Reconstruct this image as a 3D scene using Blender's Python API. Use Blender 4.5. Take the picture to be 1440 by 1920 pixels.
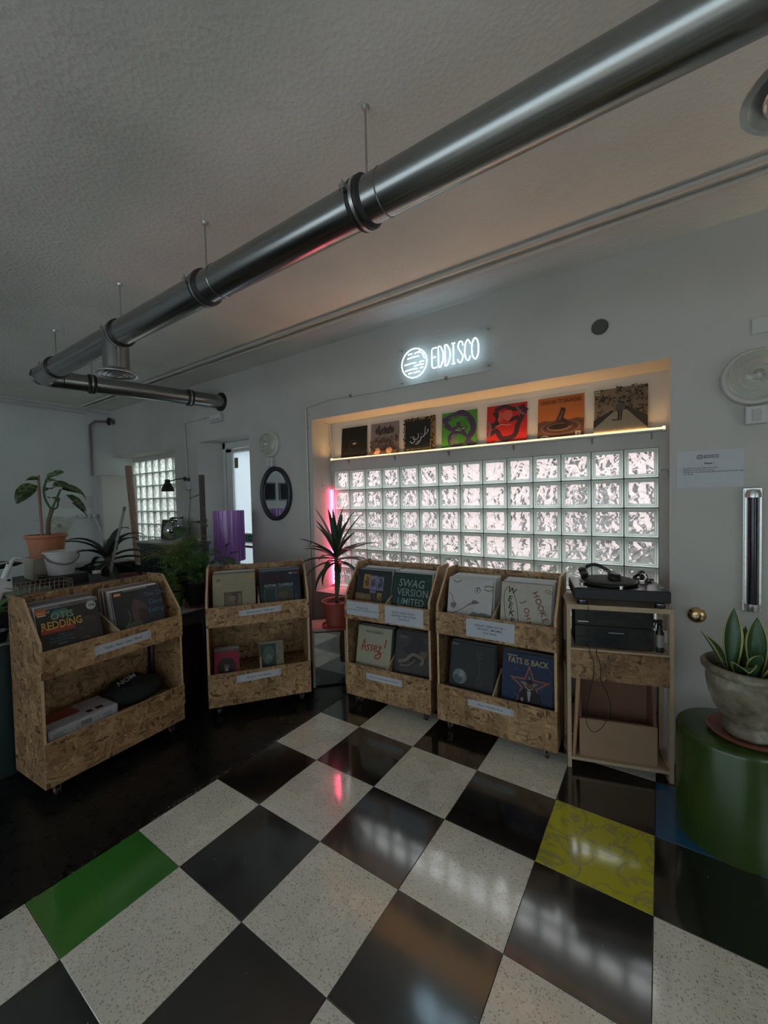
import bpy, bmesh, math, random
from mathutils import Vector, Matrix, Euler
random.seed(7)
for o in list(bpy.data.objects): bpy.data.objects.remove(o)
S=bpy.context.scene; COL=S.collection
PI=math.pi
def rad(a): return a*PI/180

# ------------------------------------------------------------------ camera
YAW,PITCH,ROLL,F=-0.5964534,-0.0322226,-0.0227734,764.88
CAM=Vector((0,0,1.632))
_f=Vector((math.sin(YAW)*math.cos(PITCH),math.cos(YAW)*math.cos(PITCH),math.sin(PITCH)))
_r=Vector((math.cos(YAW),-math.sin(YAW),0)); _u=_r.cross(_f)
_c,_s=math.cos(ROLL),math.sin(ROLL)
RX=_c*_r+_s*_u; RY=-_s*_r+_c*_u
cd=bpy.data.cameras.new('camera'); cam=bpy.data.objects.new('camera',cd); COL.objects.link(cam)
cam.matrix_world=Matrix(((RX.x,RY.x,-_f.x,CAM.x),(RX.y,RY.y,-_f.y,CAM.y),(RX.z,RY.z,-_f.z,CAM.z),(0,0,0,1)))
cd.sensor_fit='VERTICAL'; cd.sensor_height=36; cd.lens=F*36/1920; cd.clip_start=.02
S.camera=cam

# ------------------------------------------------------------------ world (overcast sky) and exposure
W=bpy.data.worlds.new('world'); S.world=W; W.use_nodes=True
_n=W.node_tree.nodes; _n['Background'].inputs[0].default_value=(.90,.92,.93,1); _n['Background'].inputs[1].default_value=3.3
S.view_settings.view_transform='Standard'; S.view_settings.look='None'; S.view_settings.gamma=1
S.view_settings.use_curve_mapping=False; S.view_settings.exposure=0.0

# ------------------------------------------------------------------ daylight through the windows behind the camera
def area(name,loc,rot,sx,sy,power,col):
    l=bpy.data.lights.new(name,'AREA'); l.shape='RECTANGLE'; l.size=sx; l.size_y=sy; l.energy=power; l.color=col
    o=bpy.data.objects.new(name,l); o.location=loc; o.rotation_euler=rot; COL.objects.link(o); return o
area('window_daylight',(-2.0,-3.90,1.62),(rad(-90+18),0,0),7.8,2.1,200,(1,.935,.85))
area('window_daylight',(2.74,.4,1.6),(rad(-90+20),0,rad(90)),1.8,1.5,40,(1,.90,.78))

# ------------------------------------------------------------------ materials
MATS={}
def nm(name):
    m=bpy.data.materials.new(name); m.use_nodes=True; nt=m.node_tree; b=nt.nodes['Principled BSDF']; return m,nt,b
def mat(name,col,rough=.6,metal=0,var=.12,scale=14,bump=0,bscale=60,spec=None,coat=0,trans=0,alpha=1):
    if name in MATS: return MATS[name]
    m,nt,b=nm(name); L=nt.links; N=nt.nodes
    tc=N.new('ShaderNodeTexCoord')
    nz=N.new('ShaderNodeTexNoise'); nz.inputs['Scale'].default_value=scale; nz.inputs['Detail'].default_value=4
    L.new(tc.outputs['Object'],nz.inputs['Vector'])
    mx=N.new('ShaderNodeMix'); mx.data_type='RGBA'
    c=(*col,1) if len(col)==3 else col
    mx.inputs['A'].default_value=tuple(x*(1-var) for x in c[:3])+(1,)
    mx.inputs['B'].default_value=tuple(min(1,x*(1+var)) for x in c[:3])+(1,)
    L.new(nz.outputs['Fac'],mx.inputs['Factor']); L.new(mx.outputs['Result'],b.inputs['Base Color'])
    b.inputs['Roughness'].default_value=rough; b.inputs['Metallic'].default_value=metal
    if spec is not None: b.inputs['Specular IOR Level'].default_value=spec
    if coat: b.inputs['Coat Weight'].default_value=coat; b.inputs['Coat Roughness'].default_value=.1
    if trans: b.inputs['Transmission Weight'].default_value=trans
    if bump:
        n2=N.new('ShaderNodeTexNoise'); n2.inputs['Scale'].default_value=bscale; n2.inputs['Detail'].default_value=5
        L.new(tc.outputs['Object'],n2.inputs['Vector'])
        bp=N.new('ShaderNodeBump'); bp.inputs['Strength'].default_value=bump; bp.inputs['Distance'].default_value=.01
        L.new(n2.outputs['Fac'],bp.inputs['Height']); L.new(bp.outputs[0],b.inputs['Normal'])
    MATS[name]=m; return m
def emat(name,col,st):
    if name in MATS: return MATS[name]
    m,nt,b=nm(name); b.inputs['Base Color'].default_value=(*col,1)
    b.inputs['Emission Color'].default_value=(*col,1); b.inputs['Emission Strength'].default_value=st
    MATS[name]=m; return m
def ramp(nt,stops,interp='LINEAR'):
    r=nt.nodes.new('ShaderNodeValToRGB'); e=r.color_ramp.elements; r.color_ramp.interpolation=interp
    while len(e)<len(stops): e.new(.5)
    for k,(p,c) in enumerate(stops): e[k].position=p; e[k].color=(*c,1)
    return r
def plaster(name,col,bump,scale):
    m,nt,b=nm(name); L=nt.links; N=nt.nodes
    tc=N.new('ShaderNodeTexCoord')
    n1=N.new('ShaderNodeTexNoise'); n1.inputs['Scale'].default_value=scale; n1.inputs['Detail'].default_value=8; n1.inputs['Roughness'].default_value=.65
    n2=N.new('ShaderNodeTexNoise'); n2.inputs['Scale'].default_value=.75; n2.inputs['Detail'].default_value=4
    v=N.new('ShaderNodeTexVoronoi'); v.inputs['Scale'].default_value=scale*1.4
    for x in (n1,n2,v): L.new(tc.outputs['Object'],x.inputs['Vector'])
    r=ramp(nt,[(.36,tuple(c*.84 for c in col)),(.56,col)]); L.new(n2.outputs['Fac'],r.inputs[0]); L.new(r.outputs[0],b.inputs['Base Color'])
    mm=N.new('ShaderNodeMath'); mm.operation='MULTIPLY_ADD'; L.new(v.outputs['Distance'],mm.inputs[0]); mm.inputs[1].default_value=.5; L.new(n1.outputs['Fac'],mm.inputs[2])
    bp=N.new('ShaderNodeBump'); bp.inputs['Strength'].default_value=bump; bp.inputs['Distance'].default_value=.02
    L.new(mm.outputs[0],bp.inputs['Height']); L.new(bp.outputs[0],b.inputs['Normal']); b.inputs['Roughness'].default_value=.85
    b.inputs['Specular IOR Level'].default_value=.25
    MATS[name]=m; return m
M_wall=plaster('white_wall_paint',(.50,.482,.45),.13,30)
M_ceil=plaster('rough_ceiling_plaster',(.72,.70,.66),.26,34)
M_walll=plaster('side_wall_paint',(.60,.62,.605),.13,30)
def osb(name,a,b_,c,dark=1):
    m,nt,b=nm(name); L=nt.links; N=nt.nodes
    tc=N.new('ShaderNodeTexCoord'); oi=N.new('ShaderNodeObjectInfo')
    mp=N.new('ShaderNodeMapping'); mp.inputs['Scale'].default_value=(1,1,1)
    L.new(tc.outputs['Object'],mp.inputs['Vector']); 
    cx=N.new('ShaderNodeCombineXYZ'); ml=N.new('ShaderNodeMath'); ml.operation='MULTIPLY'; ml.inputs[1].default_value=7
    L.new(oi.outputs['Random'],ml.inputs[0])
    for k in range(3): L.new(ml.outputs[0],cx.inputs[k])
    L.new(cx.outputs[0],mp.inputs['Location'])
    nz=N.new('ShaderNodeTexNoise'); nz.inputs['Scale'].default_value=9; nz.inputs['Detail'].default_value=2
    L.new(mp.outputs[0],nz.inputs['Vector'])
    ad=N.new('ShaderNodeVectorMath'); ad.operation='MULTIPLY_ADD'; L.new(nz.outputs['Color'],ad.inputs[0]); ad.inputs[1].default_value=(.09,.09,.09); L.new(mp.outputs[0],ad.inputs[2])
    outs=[]
    for k,(sx,sy,sz) in enumerate([(20,20,58),(56,56,19),(30,36,30)]):
        m2=N.new('ShaderNodeMapping'); m2.inputs['Scale'].default_value=(sx,sy,sz); m2.inputs['Rotation'].default_value=(.3*k,.5*k+.35,.2); m2.vector_type='POINT'
        L.new(ad.outputs[0],m2.inputs['Vector'])
        v=N.new('ShaderNodeTexVoronoi'); v.inputs['Scale'].default_value=1; L.new(m2.outputs[0],v.inputs['Vector'])
        sp=N.new('ShaderNodeSeparateColor'); L.new(v.outputs['Color'],sp.inputs[0]); outs.append((sp.outputs[0],v.outputs['Distance'],sp.outputs[1]))
    sel=N.new('ShaderNodeMath'); sel.operation='GREATER_THAN'; L.new(outs[2][0],sel.inputs[0]); sel.inputs[1].default_value=.5
    mx=N.new('ShaderNodeMix'); L.new(sel.outputs[0],mx.inputs['Factor']); L.new(outs[0][0],mx.inputs['A']); L.new(outs[1][0],mx.inputs['B'])
    fine=N.new('ShaderNodeTexNoise'); fine.inputs['Scale'].default_value=160; L.new(mp.outputs[0],fine.inputs['Vector'])
    add=N.new('ShaderNodeMath'); add.operation='MULTIPLY_ADD'; L.new(fine.outputs['Fac'],add.inputs[0]); add.inputs[1].default_value=.35; L.new(mx.outputs['Result'],add.inputs[2])
    sb=N.new('ShaderNodeMath'); sb.operation='SUBTRACT'; L.new(add.outputs[0],sb.inputs[0]); sb.inputs[1].default_value=.17
    r=ramp(nt,[(.0,c),(.14,a),(.5,tuple((x+y)/2 for x,y in zip(a,b_))),(.85,b_),(1,tuple(x*1.15 for x in b_))]); L.new(sb.outputs[0],r.inputs[0])
    lo=N.new('ShaderNodeTexNoise'); lo.inputs['Scale'].default_value=7; lo.inputs['Detail'].default_value=3; L.new(mp.outputs[0],lo.inputs['Vector'])
    lr=ramp(nt,[(.35,(.66,.62,.58)),(.62,(1,1,1))]); L.new(lo.outputs['Fac'],lr.inputs[0])
    mu=N.new('ShaderNodeMix'); mu.data_type='RGBA'; mu.blend_type='MULTIPLY'; mu.inputs['Factor'].default_value=1; L.new(r.outputs[0],mu.inputs['A']); L.new(lr.outputs[0],mu.inputs['B'])
    L.new(mu.outputs['Result'],b.inputs['Base Color']); b.inputs['Roughness'].default_value=.55
    bp=N.new('ShaderNodeBump'); bp.inputs['Strength'].default_value=.25; bp.inputs['Distance'].default_value=.003; L.new(sb.outputs[0],bp.inputs['Height']); L.new(bp.outputs[0],b.inputs['Normal'])
    MATS[name]=m; return m
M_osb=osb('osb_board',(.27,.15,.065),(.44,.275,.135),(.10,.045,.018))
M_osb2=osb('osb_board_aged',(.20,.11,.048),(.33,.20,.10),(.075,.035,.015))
M_edge=mat('osb_cut_edge',(.50,.34,.19),.6,var=.25,scale=90)
M_pine=mat('pale_pine',(.42,.31,.20),.55,var=.18,scale=30)
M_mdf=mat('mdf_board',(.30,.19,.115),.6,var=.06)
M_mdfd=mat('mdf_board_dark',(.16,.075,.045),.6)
def terrazzo(name,base,chips,rough,chipamt,bump=0.0,scale=95,wear=None):
    m,nt,b=nm(name); L=nt.links; N=nt.nodes
    ge=N.new('ShaderNodeNewGeometry'); P=ge.outputs['Position']
    nz=N.new('ShaderNodeTexNoise'); nz.inputs['Scale'].default_value=30; L.new(P,nz.inputs['Vector'])
    ad=N.new('ShaderNodeVectorMath'); ad.operation='MULTIPLY_ADD'; L.new(nz.outputs['Color'],ad.inputs[0]); ad.inputs[1].default_value=(.02,.02,.0); L.new(P,ad.inputs[2])
    v=N.new('ShaderNodeTexVoronoi'); v.inputs['Scale'].default_value=scale; L.new(ad.outputs[0],v.inputs['Vector'])
    sp=N.new('ShaderNodeSeparateColor'); L.new(v.outputs['Color'],sp.inputs[0])
    r=ramp(nt,[(0,chips[0]),(chipamt*.4,chips[1]),(chipamt,base),(.8,tuple(min(1,c*1.08) for c in base)),(1,chips[2])],'CONSTANT'); L.new(sp.outputs[0],r.inputs[0])
    edge=N.new('ShaderNodeMath'); edge.operation='LESS_THAN'; L.new(v.outputs['Distance'],edge.inputs[0]); edge.inputs[1].default_value=.42
    mx=N.new('ShaderNodeMix'); mx.data_type='RGBA'; L.new(edge.outputs[0],mx.inputs['Factor']); mx.inputs['A'].default_value=(*base,1); L.new(r.outputs[0],mx.inputs['B'])
    last=mx.outputs['Result']
    big=N.new('ShaderNodeTexNoise'); big.inputs['Scale'].default_value=2.6; big.inputs['Detail'].default_value=6; L.new(P,big.inputs['Vector'])
    if wear:
        w=N.new('ShaderNodeTexNoise'); w.inputs['Scale'].default_value=5; w.inputs['Detail'].default_value=7; w.inputs['Distortion'].default_value=1.6; L.new(P,w.inputs['Vector'])
        wr=ramp(nt,[(.46,(0,0,0)),(.485,(1,1,1)),(.51,(1,1,1)),(.535,(0,0,0))]); L.new(w.outputs['Fac'],wr.inputs[0])
        m3=N.new('ShaderNodeMix'); m3.data_type='RGBA'; wf=N.new('ShaderNodeMath'); wf.operation='MULTIPLY'; wf.inputs[1].default_value=.55
        L.new(wr.outputs[0],wf.inputs[0]); L.new(wf.outputs[0],m3.inputs['Factor']); L.new(last,m3.inputs['A']); m3.inputs['B'].default_value=(*wear,1); last=m3.outputs['Result']
    mv=N.new('ShaderNodeMix'); mv.data_type='RGBA'; mv.blend_type='MULTIPLY'; mv.inputs['Factor'].default_value=1; L.new(last,mv.inputs['A'])
    rr=ramp(nt,[(.3,(.84,.83,.81)),(.7,(1,1,1))]); L.new(big.outputs['Fac'],rr.inputs[0]); L.new(rr.outputs[0],mv.inputs['B']); L.new(mv.outputs['Result'],b.inputs['Base Color'])
    ro=N.new('ShaderNodeMapRange'); L.new(big.outputs['Fac'],ro.inputs[0]); ro.inputs[3].default_value=rough*.7; ro.inputs[4].default_value=rough*1.4; L.new(ro.outputs[0],b.inputs['Roughness'])
    b.inputs['Coat Weight'].default_value=1; b.inputs['Coat IOR'].default_value=2.0; b.inputs['Coat Roughness'].default_value=.10
    sm=N.new('ShaderNodeTexNoise'); sm.inputs['Scale'].default_value=11; L.new(P,sm.inputs['Vector'])
    bp=N.new('ShaderNodeBump'); bp.inputs['Strength'].default_value=.03; bp.inputs['Distance'].default_value=.01; L.new(sm.outputs['Fac'],bp.inputs['Height']); L.new(bp.outputs[0],b.inputs['Normal'])
    MATS[name]=m; return m
M_tw=terrazzo('pale_terrazzo',(.80,.76,.665),[(.46,.42,.34),(.62,.58,.49),(.88,.85,.77)],.26,.46,scale=120)
M_tb=terrazzo('black_terrazzo',(.0085,.0088,.0095),[(.018,.018,.018),(.006,.0065,.007),(.013,.013,.0135)],.2,.06,scale=60)
M_tg=terrazzo('green_painted_terrazzo',(.032,.20,.022),[(.03,.18,.02),(.032,.2,.022),(.034,.21,.024)],.35,.1)
M_ty=terrazzo('yellow_painted_terrazzo',(.56,.53,.015),[(.45,.42,.03),(.52,.5,.02),(.56,.54,.03)],.3,.1,wear=(.30,.25,.17))
M_tu=terrazzo('blue_painted_terrazzo',(.006,.085,.20),[(.005,.07,.18),(.006,.085,.2),(.006,.09,.2)],.3,.1)
def blackfloor():
    m,nt,b=nm('black_painted_floor'); L=nt.links; N=nt.nodes
    ge=N.new('ShaderNodeNewGeometry'); P=ge.outputs['Position']
    n=N.new('ShaderNodeTexNoise'); n.inputs['Scale'].default_value=9; n.inputs['Detail'].default_value=9; n.inputs['Distortion'].default_value=2.5; L.new(P,n.inputs['Vector'])
    r=ramp(nt,[(.5,(.006,.0065,.007)),(.68,(.012,.012,.012)),(.76,(.05,.048,.045))]); L.new(n.outputs['Fac'],r.inputs[0]); L.new(r.outputs[0],b.inputs['Base Color'])
    ro=N.new('ShaderNodeMapRange'); L.new(n.outputs['Fac'],ro.inputs[0]); ro.inputs[3].default_value=.18; ro.inputs[4].default_value=.42; L.new(ro.outputs[0],b.inputs['Roughness'])
    MATS['bf']=m; return m
M_bf=blackfloor()
def metal(name,col,rough,streak):
    m,nt,b=nm(name); L=nt.links; N=nt.nodes
    tc=N.new('ShaderNodeTexCoord'); mp=N.new('ShaderNodeMapping'); mp.inputs['Scale'].default_value=streak; L.new(tc.outputs['Object'],mp.inputs[0])
    n=N.new('ShaderNodeTexNoise'); n.inputs['Scale'].default_value=1; n.inputs['Detail'].default_value=5; L.new(mp.outputs[0],n.inputs['Vector'])
    r=ramp(nt,[(.3,tuple(c*.8 for c in col)),(.7,col)]); L.new(n.outputs['Fac'],r.inputs[0]); L.new(r.outputs[0],b.inputs['Base Color'])
    b.inputs['Metallic'].default_value=1
    ro=N.new('ShaderNodeMapRange'); L.new(n.outputs['Fac'],ro.inputs[0]); ro.inputs[3].default_value=rough*.8; ro.inputs[4].default_value=rough*1.3; L.new(ro.outputs[0],b.inputs['Roughness'])
    bp=N.new('ShaderNodeBump'); bp.inputs['Strength'].default_value=.03; bp.inputs['Distance'].default_value=.002; L.new(n.outputs['Fac'],bp.inputs['Height']); L.new(bp.outputs[0],b.inputs['Normal'])
    MATS[name]=m; return m
M_duct=metal('galvanised_steel',(.36,.365,.36),.24,(70,70,2.5))
M_gal=metal('zinc_clamp',(.55,.55,.54),.32,(20,20,20))
M_alu=metal('brushed_aluminium',(.72,.72,.71),.3,(20,20,60))
M_rub=mat('black_rubber',(.012,.012,.013),.5)
M_blk=mat('black_plastic',(.010,.010,.011),.35)
M_blkm=mat('matt_black_plastic',(.016,.016,.017),.6)
M_wht=mat('white_plastic',(.52,.52,.50),.4,var=.03)
M_pipe=mat('grey_conduit_pvc',(.50,.48,.45),.35,var=.04)
M_paper=mat('white_paper',(.42,.44,.48),.6,var=.05,scale=8)
M_ink=mat('black_ink',(.02,.02,.022),.7)
M_terra=mat('terracotta_plastic',(.30,.10,.055),.5,var=.1)
M_terra2=mat('red_terracotta_plastic',(.27,.062,.045),.45,var=.1)
M_soil=mat('potting_soil',(.035,.022,.014),.9,bump=.6,bscale=90)
M_leafd=mat('dark_green_leaf',(.05,.105,.045),.4,var=.25,scale=9)
M_leafg=mat('mid_green_leaf',(.05,.13,.035),.45,var=.3,scale=12)
M_fern=mat('fern_green',(.13,.24,.045),.6,var=.4,scale=20)
M_fernb=mat('fern_brown_green',(.24,.21,.07),.6,var=.4,scale=20)
M_stem=mat('brown_stem',(.13,.09,.06),.8,var=.3,scale=60,bump=.4)
M_brass=mat('brass',(.55,.38,.18),.25,metal=1,var=.05)
M_screw=mat('steel_screw',(.5,.5,.5),.3,metal=1)

# ------------------------------------------------------------------ mesh builder
class MB:
    def __init__(s): s.v=[]; s.f=[]; s.m=[]; s.mats=[]
    def mi(s,m):
        if m not in s.mats: s.mats.append(m)
        return s.mats.index(m)
    def add(s,vs,fs,m,M=None):
        o=len(s.v); k=s.mi(m)
        s.v+= [tuple(M@Vector(v)) if M else tuple(v) for v in vs]
        s.f+= [tuple(o+i for i in f) for f in fs]; s.m+=[k]*len(fs); return s
    def box(s,x0,x1,y0,y1,z0,z1,m,M=None):
        v=[(x,y,z) for x in (x0,x1) for y in (y0,y1) for z in (z0,z1)]
        return s.add(v,[(0,1,3,2),(4,6,7,5),(0,4,5,1),(2,3,7,6),(0,2,6,4),(1,5,7,3)],m,M)
    def prism(s,pts,axis,a,b,m,M=None):
        n=len(pts); P=[]
        for c in (a,b):
            for p in pts:
                P.append({'x':(c,p[0],p[1]),'y':(p[0],c,p[1]),'z':(p[0],p[1],c)}[axis])
        F=[tuple(range(n-1,-1,-1)),tuple(range(n,2*n))]+[(i,(i+1)%n,n+(i+1)%n,n+i) for i in range(n)]
        return s.add(P,F,m,M)
    def lathe(s,prof,m,seg=24,M=None,cap=True,a0=0,a1=2*PI):
        P=[];F=[];full=abs(a1-a0-2*PI)<1e-6; n=seg if full else seg+1
        for r,z in prof:
            for k in range(n):
                a=a0+(a1-a0)*k/seg; P.append((r*math.cos(a),r*math.sin(a),z))
        for j in range(len(prof)-1):
            for k in range(seg):
                k2=(k+1)%n; F.append((j*n+k,j*n+k2,(j+1)*n+k2,(j+1)*n+k))
        if cap and full:
            if prof[0][0]>1e-5: F.append(tuple(range(n-1,-1,-1)))
            if prof[-1][0]>1e-5: F.append(tuple(range((len(prof)-1)*n,len(prof)*n)))
        return s.add(P,F,m,M)
    def tube(s,pts,r,m,seg=8,M=None,closed=False,caps=True):
        pts=[Vector(p) for p in pts]; n=len(pts); P=[];F=[]
        rs=r if isinstance(r,(list,tuple)) else [r]*n
        up=None
        for i,p in enumerate(pts):
            if closed: t=(pts[(i+1)%n]-pts[i-1])
            else: t=pts[min(i+1,n-1)]-pts[max(i-1,0)]
            if t.length<1e-9: t=Vector((0,0,1))
            t.normalize()
            if up is None:
                up=Vector((0,0,1)) if abs(t.z)<.9 else Vector((1,0,0))
            a=t.cross(up)
            if a.length<1e-4: a=t.cross(Vector((1,0,0)))
            a.normalize(); b=a.cross(t); up=b if abs(t.dot(Vector((0,0,1))))>.9 or True else up
            for k in range(seg):
                an=2*PI*k/seg; P.append(p+rs[i]*(math.cos(an)*a+math.sin(an)*b))
        for i in range(n if closed else n-1):
            j=(i+1)%n
            for k in range(seg): F.append((i*seg+k,i*seg+(k+1)%seg,j*seg+(k+1)%seg,j*seg+k))
        if caps and not closed: F+= [tuple(range(seg-1,-1,-1)),tuple(range((n-1)*seg,n*seg))]
        return s.add([tuple(p) for p in P],F,m,M)
    def cyl(s,p,q,r,m,seg=16,M=None): return s.tube([p,q],r,m,seg,M)
    def build(s,name,parent=None,loc=None,smooth=True,angle=35,bevel=0,mw=None):
        me=bpy.data.meshes.new(name); me.from_pydata(s.v,[],s.f)
        for m in s.mats: me.materials.append(m)
        me.polygons.foreach_set('material_index',s.m)
        bm=bmesh.new(); bm.from_mesh(me); bmesh.ops.recalc_face_normals(bm,faces=bm.faces); bm.to_mesh(me); bm.free()
        if smooth:
            me.polygons.foreach_set('use_smooth',[True]*len(me.polygons)); me.set_sharp_from_angle(angle=rad(angle))
        o=bpy.data.objects.new(name,me); COL.objects.link(o)
        if parent is not None: o.parent=parent
        if loc is not None: o.location=loc
        if mw is not None: o.matrix_world=mw
        if bevel:
            b=o.modifiers.new('bevel','BEVEL'); b.width=bevel; b.segments=2; b.limit_method='ANGLE'
        return o
def thing(name,label,cat,loc=(0,0,0),rot=(0,0,0),group=None):
    o=bpy.data.objects.new(name,None); COL.objects.link(o); o.location=loc; o.rotation_euler=rot; o.empty_display_size=.05
    o['label']=label; o['category']=cat
    if group: o['group']=group
    return o
def tag(o,label,cat,group=None):
    o['label']=label; o['category']=cat
    if group: o['group']=group
    return o
def struct(o): o['kind']='structure'; return o
def setempty(name,loc=(0,0,0)):
    o=bpy.data.objects.new(name,None); COL.objects.link(o); o.location=loc; o['kind']='structure'; return o
def T(x,y,z,rx=0,ry=0,rz=0,s=1): return Matrix.Translation((x,y,z))@Euler((rx,ry,rz)).to_matrix().to_4x4()@Matrix.Scale(s,4)
def catmull(pts,n=6,closed=False):
    P=[Vector(p) for p in pts]; out=[]; N_=len(P)
    for i in range(N_ if closed else N_-1):
        if closed: a,b,c,d=P[i-1],P[i],P[(i+1)%N_],P[(i+2)%N_]
        else: a,b,c,d=P[max(i-1,0)],P[i],P[i+1],P[min(i+2,N_-1)]
        for k in range(n):
            t=k/n; out.append(.5*((2*b)+(c-a)*t+(2*a-5*b+4*c-d)*t*t+(3*b-a-3*c+d)*t**3))
    if not closed: out.append(P[-1])
    return out
_tc={}
def textmesh(txt,size=1,align='LEFT',shear=0,bold=0,space=1):
    k=(txt,align,shear,bold,space)
    if k not in _tc:
        c=bpy.data.curves.new('t','FONT'); c.body=txt; c.size=1; c.align_x=align; c.shear=shear; c.offset=bold; c.space_character=space; c.resolution_u=2
        o=bpy.data.objects.new('t',c); COL.objects.link(o)
        me=bpy.data.meshes.new_from_object(o.evaluated_get(bpy.context.evaluated_depsgraph_get()))
        _tc[k]=([tuple(v.co) for v in me.vertices],[tuple(p.vertices) for p in me.polygons])
        bpy.data.objects.remove(o); bpy.data.curves.remove(c); bpy.data.meshes.remove(me)
    return _tc[k]
class Print:
    """flat print on a face: x right, z up, y towards the back; each layer a hair proud of the last"""
    def __init__(s,w,h,y=0): s.b=MB(); s.w=w; s.h=h; s.y=y-.00035
    def lay(s): s.y-=.00022; return s.y
    def col(s,c,r=.45): return mat('print_%03d_%03d_%03d'%tuple(int(x*999) for x in c),tuple(x*.8 for x in c),.5,var=.1,scale=25,spec=.22) if not hasattr(c,'name') else c
    def poly(s,pts,c):
        y=s.lay(); P=[(min(max(p[0],0),1)*s.w,y,min(max(p[1],0),1)*s.h) for p in pts]; s.b.add(P,[tuple(range(len(P)))],s.col(c)); return s
    def rect(s,x0,z0,x1,z1,c): return s.poly([(x0,z0),(x1,z0),(x1,z1),(x0,z1)],c)
    def disc(s,x,z,r,c,n=24,ry=None): return s.poly([(x+r*math.cos(2*PI*k/n),z+(ry or r)*math.sin(2*PI*k/n)) for k in range(n)],c)
    def blob(s,x,z,r,c,seed=0,n=14,jag=.3,ry=None):
        R=random.Random(seed); q=[1+jag*(R.random()-.5)*2 for _ in range(n)]
        p=[(x+r*q[k]*math.cos(2*PI*k/n),z+(ry or r)*q[k]*math.sin(2*PI*k/n),0) for k in range(n)]
        return s.poly([(v.x,v.y) for v in catmull(p,3,True)],c)
    def stroke(s,pts,wd,c,smooth=True,closed=False):
        y=s.lay(); P=[Vector((p[0]*s.w,p[1]*s.h,0)) for p in pts]
        if smooth: P=catmull(P,5,closed)
        if closed: P=list(P)+[P[0]]
        V=[];Fc=[];n=len(P)
        for i in range(n):
            t=(P[min(i+1,n-1)]-P[max(i-1,0)]); t=t.normalized() if t.length>0 else Vector((1,0,0)); nn=Vector((-t.y,t.x,0))*wd*s.w/2
            w2=1 
            a=P[i]+nn*w2; b=P[i]-nn*w2; V+=[(a.x,y,a.y),(b.x,y,b.y)]
        for i in range(n-1): Fc.append((2*i,2*i+1,2*i+3,2*i+2))
        s.b.add(V,Fc,s.col(c)); return s
    def text(s,txt,x,z,size,c,rot=0,align='LEFT',sx=1,shear=0,bold=0,space=1):
        y=s.lay(); V,Fc=textmesh(txt,1,align,shear,bold,space); ca,sa=math.cos(rot),math.sin(rot); k=size*s.h
        P=[(x*s.w+k*(vx*sx*ca-vy*sa),y,z*s.h+k*(vx*sx*sa+vy*ca)) for vx,vy,_ in V]
        s.b.add(P,Fc,s.col(c)); return s
    def build(s,name,parent,loc=(0,0,0),x0=0): 
        s.b.v=[(v[0]-s.w*x0,v[1],v[2]) for v in s.b.v]
        me=bpy.data.meshes.new(name); me.from_pydata(s.b.v,[],s.b.f)
        for m in s.b.mats: me.materials.append(m)
        me.polygons.foreach_set('material_index',s.b.m)
        o=bpy.data.objects.new(name,me); COL.objects.link(o); o.parent=parent; o.location=loc; return o
# =================================================================== STRUCTURE
TS=.4425; OX,OY=-1.7944,.4963; XL,XR,YW,YR,ZC=-7.12,2.8,2.95,-4.0,3.1
XB=-2.17      # edge between the black floor and the chequered terrazzo
def boxobj(name,b,m,parent=None,bevel=0,**k):
    q=MB(); q.box(*b,m); o=q.build(name,parent,smooth=False,bevel=bevel,**k); return o
floor=MB(); floor.box(XL-.3,XR+.2,YR-.3,3.6,-.3,-.03,mat('floor_screed',(.03,.028,.026),.8)); floor.box(XL,XB-.004,YR,YW+.3,-.03,0,M_bf)
floor=struct(floor.build('floor',smooth=False))
# recessed joints, one tile object per cell
rt=random.Random(3); tilemesh={}
def tile(i,j,x0,x1,y0,y1):
    if x1-x0<.02 or y1-y0<.02: return
    k=(i,j); m=M_tw if (i+j)%2==0 else M_tb
    if k==(-1,0): m=M_tg
    if k==(3,3): m=M_ty
    if k==(4,4): m=M_tu
    g=.0009; w,d=round(x1-x0-2*g,4),round(y1-y0-2*g,4); key=(w,d,m.name)
    if key not in tilemesh:
        b=MB(); c=.0012
        v=[(0,0,-.03),(w,0,-.03),(w,d,-.03),(0,d,-.03),(0,0,-c),(w,0,-c),(w,d,-c),(0,d,-c),(c,c,0),(w-c,c,0),(w-c,d-c,0),(c,d-c,0)]
        b.add(v,[(3,2,1,0)]+[(a,(a+1)%4,4+(a+1)%4,4+a) for a in range(4)]+[(4+a,4+(a+1)%4,8+(a+1)%4,8+a) for a in range(4)]+[(8,9,10,11)],m)
        o=b.build('tile',smooth=False); tilemesh[key]=o.data
    else:
        o=bpy.data.objects.new('tile',tilemesh[key]); COL.objects.link(o)
    o.parent=floor; o.location=(x0+g,y0+g,rt.uniform(-.0004,.0004))
    if m in (M_tg,M_ty,M_tu): o['label']={M_tg:'green painted tile cut by the black floor edge',M_ty:'scuffed yellow painted tile',M_tu:'blue painted tile beside the green planter'}[m]
for i in range(-1,11):
    for j in range(-5,7):
        x0,x1=OX+i*TS,OX+(i+1)*TS; y0,y1=OY+j*TS,OY+(j+1)*TS
        x0=max(x0,XB); x1=min(x1,XR); y1=min(y1,YW)
        tile(i,j,x0,x1,y0,y1)
q=MB(); q.box(XB,XR,YR,OY-5*TS-.001,-.03,0,M_tw); q.build('rear_floor_strip',floor,smooth=False)
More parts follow.
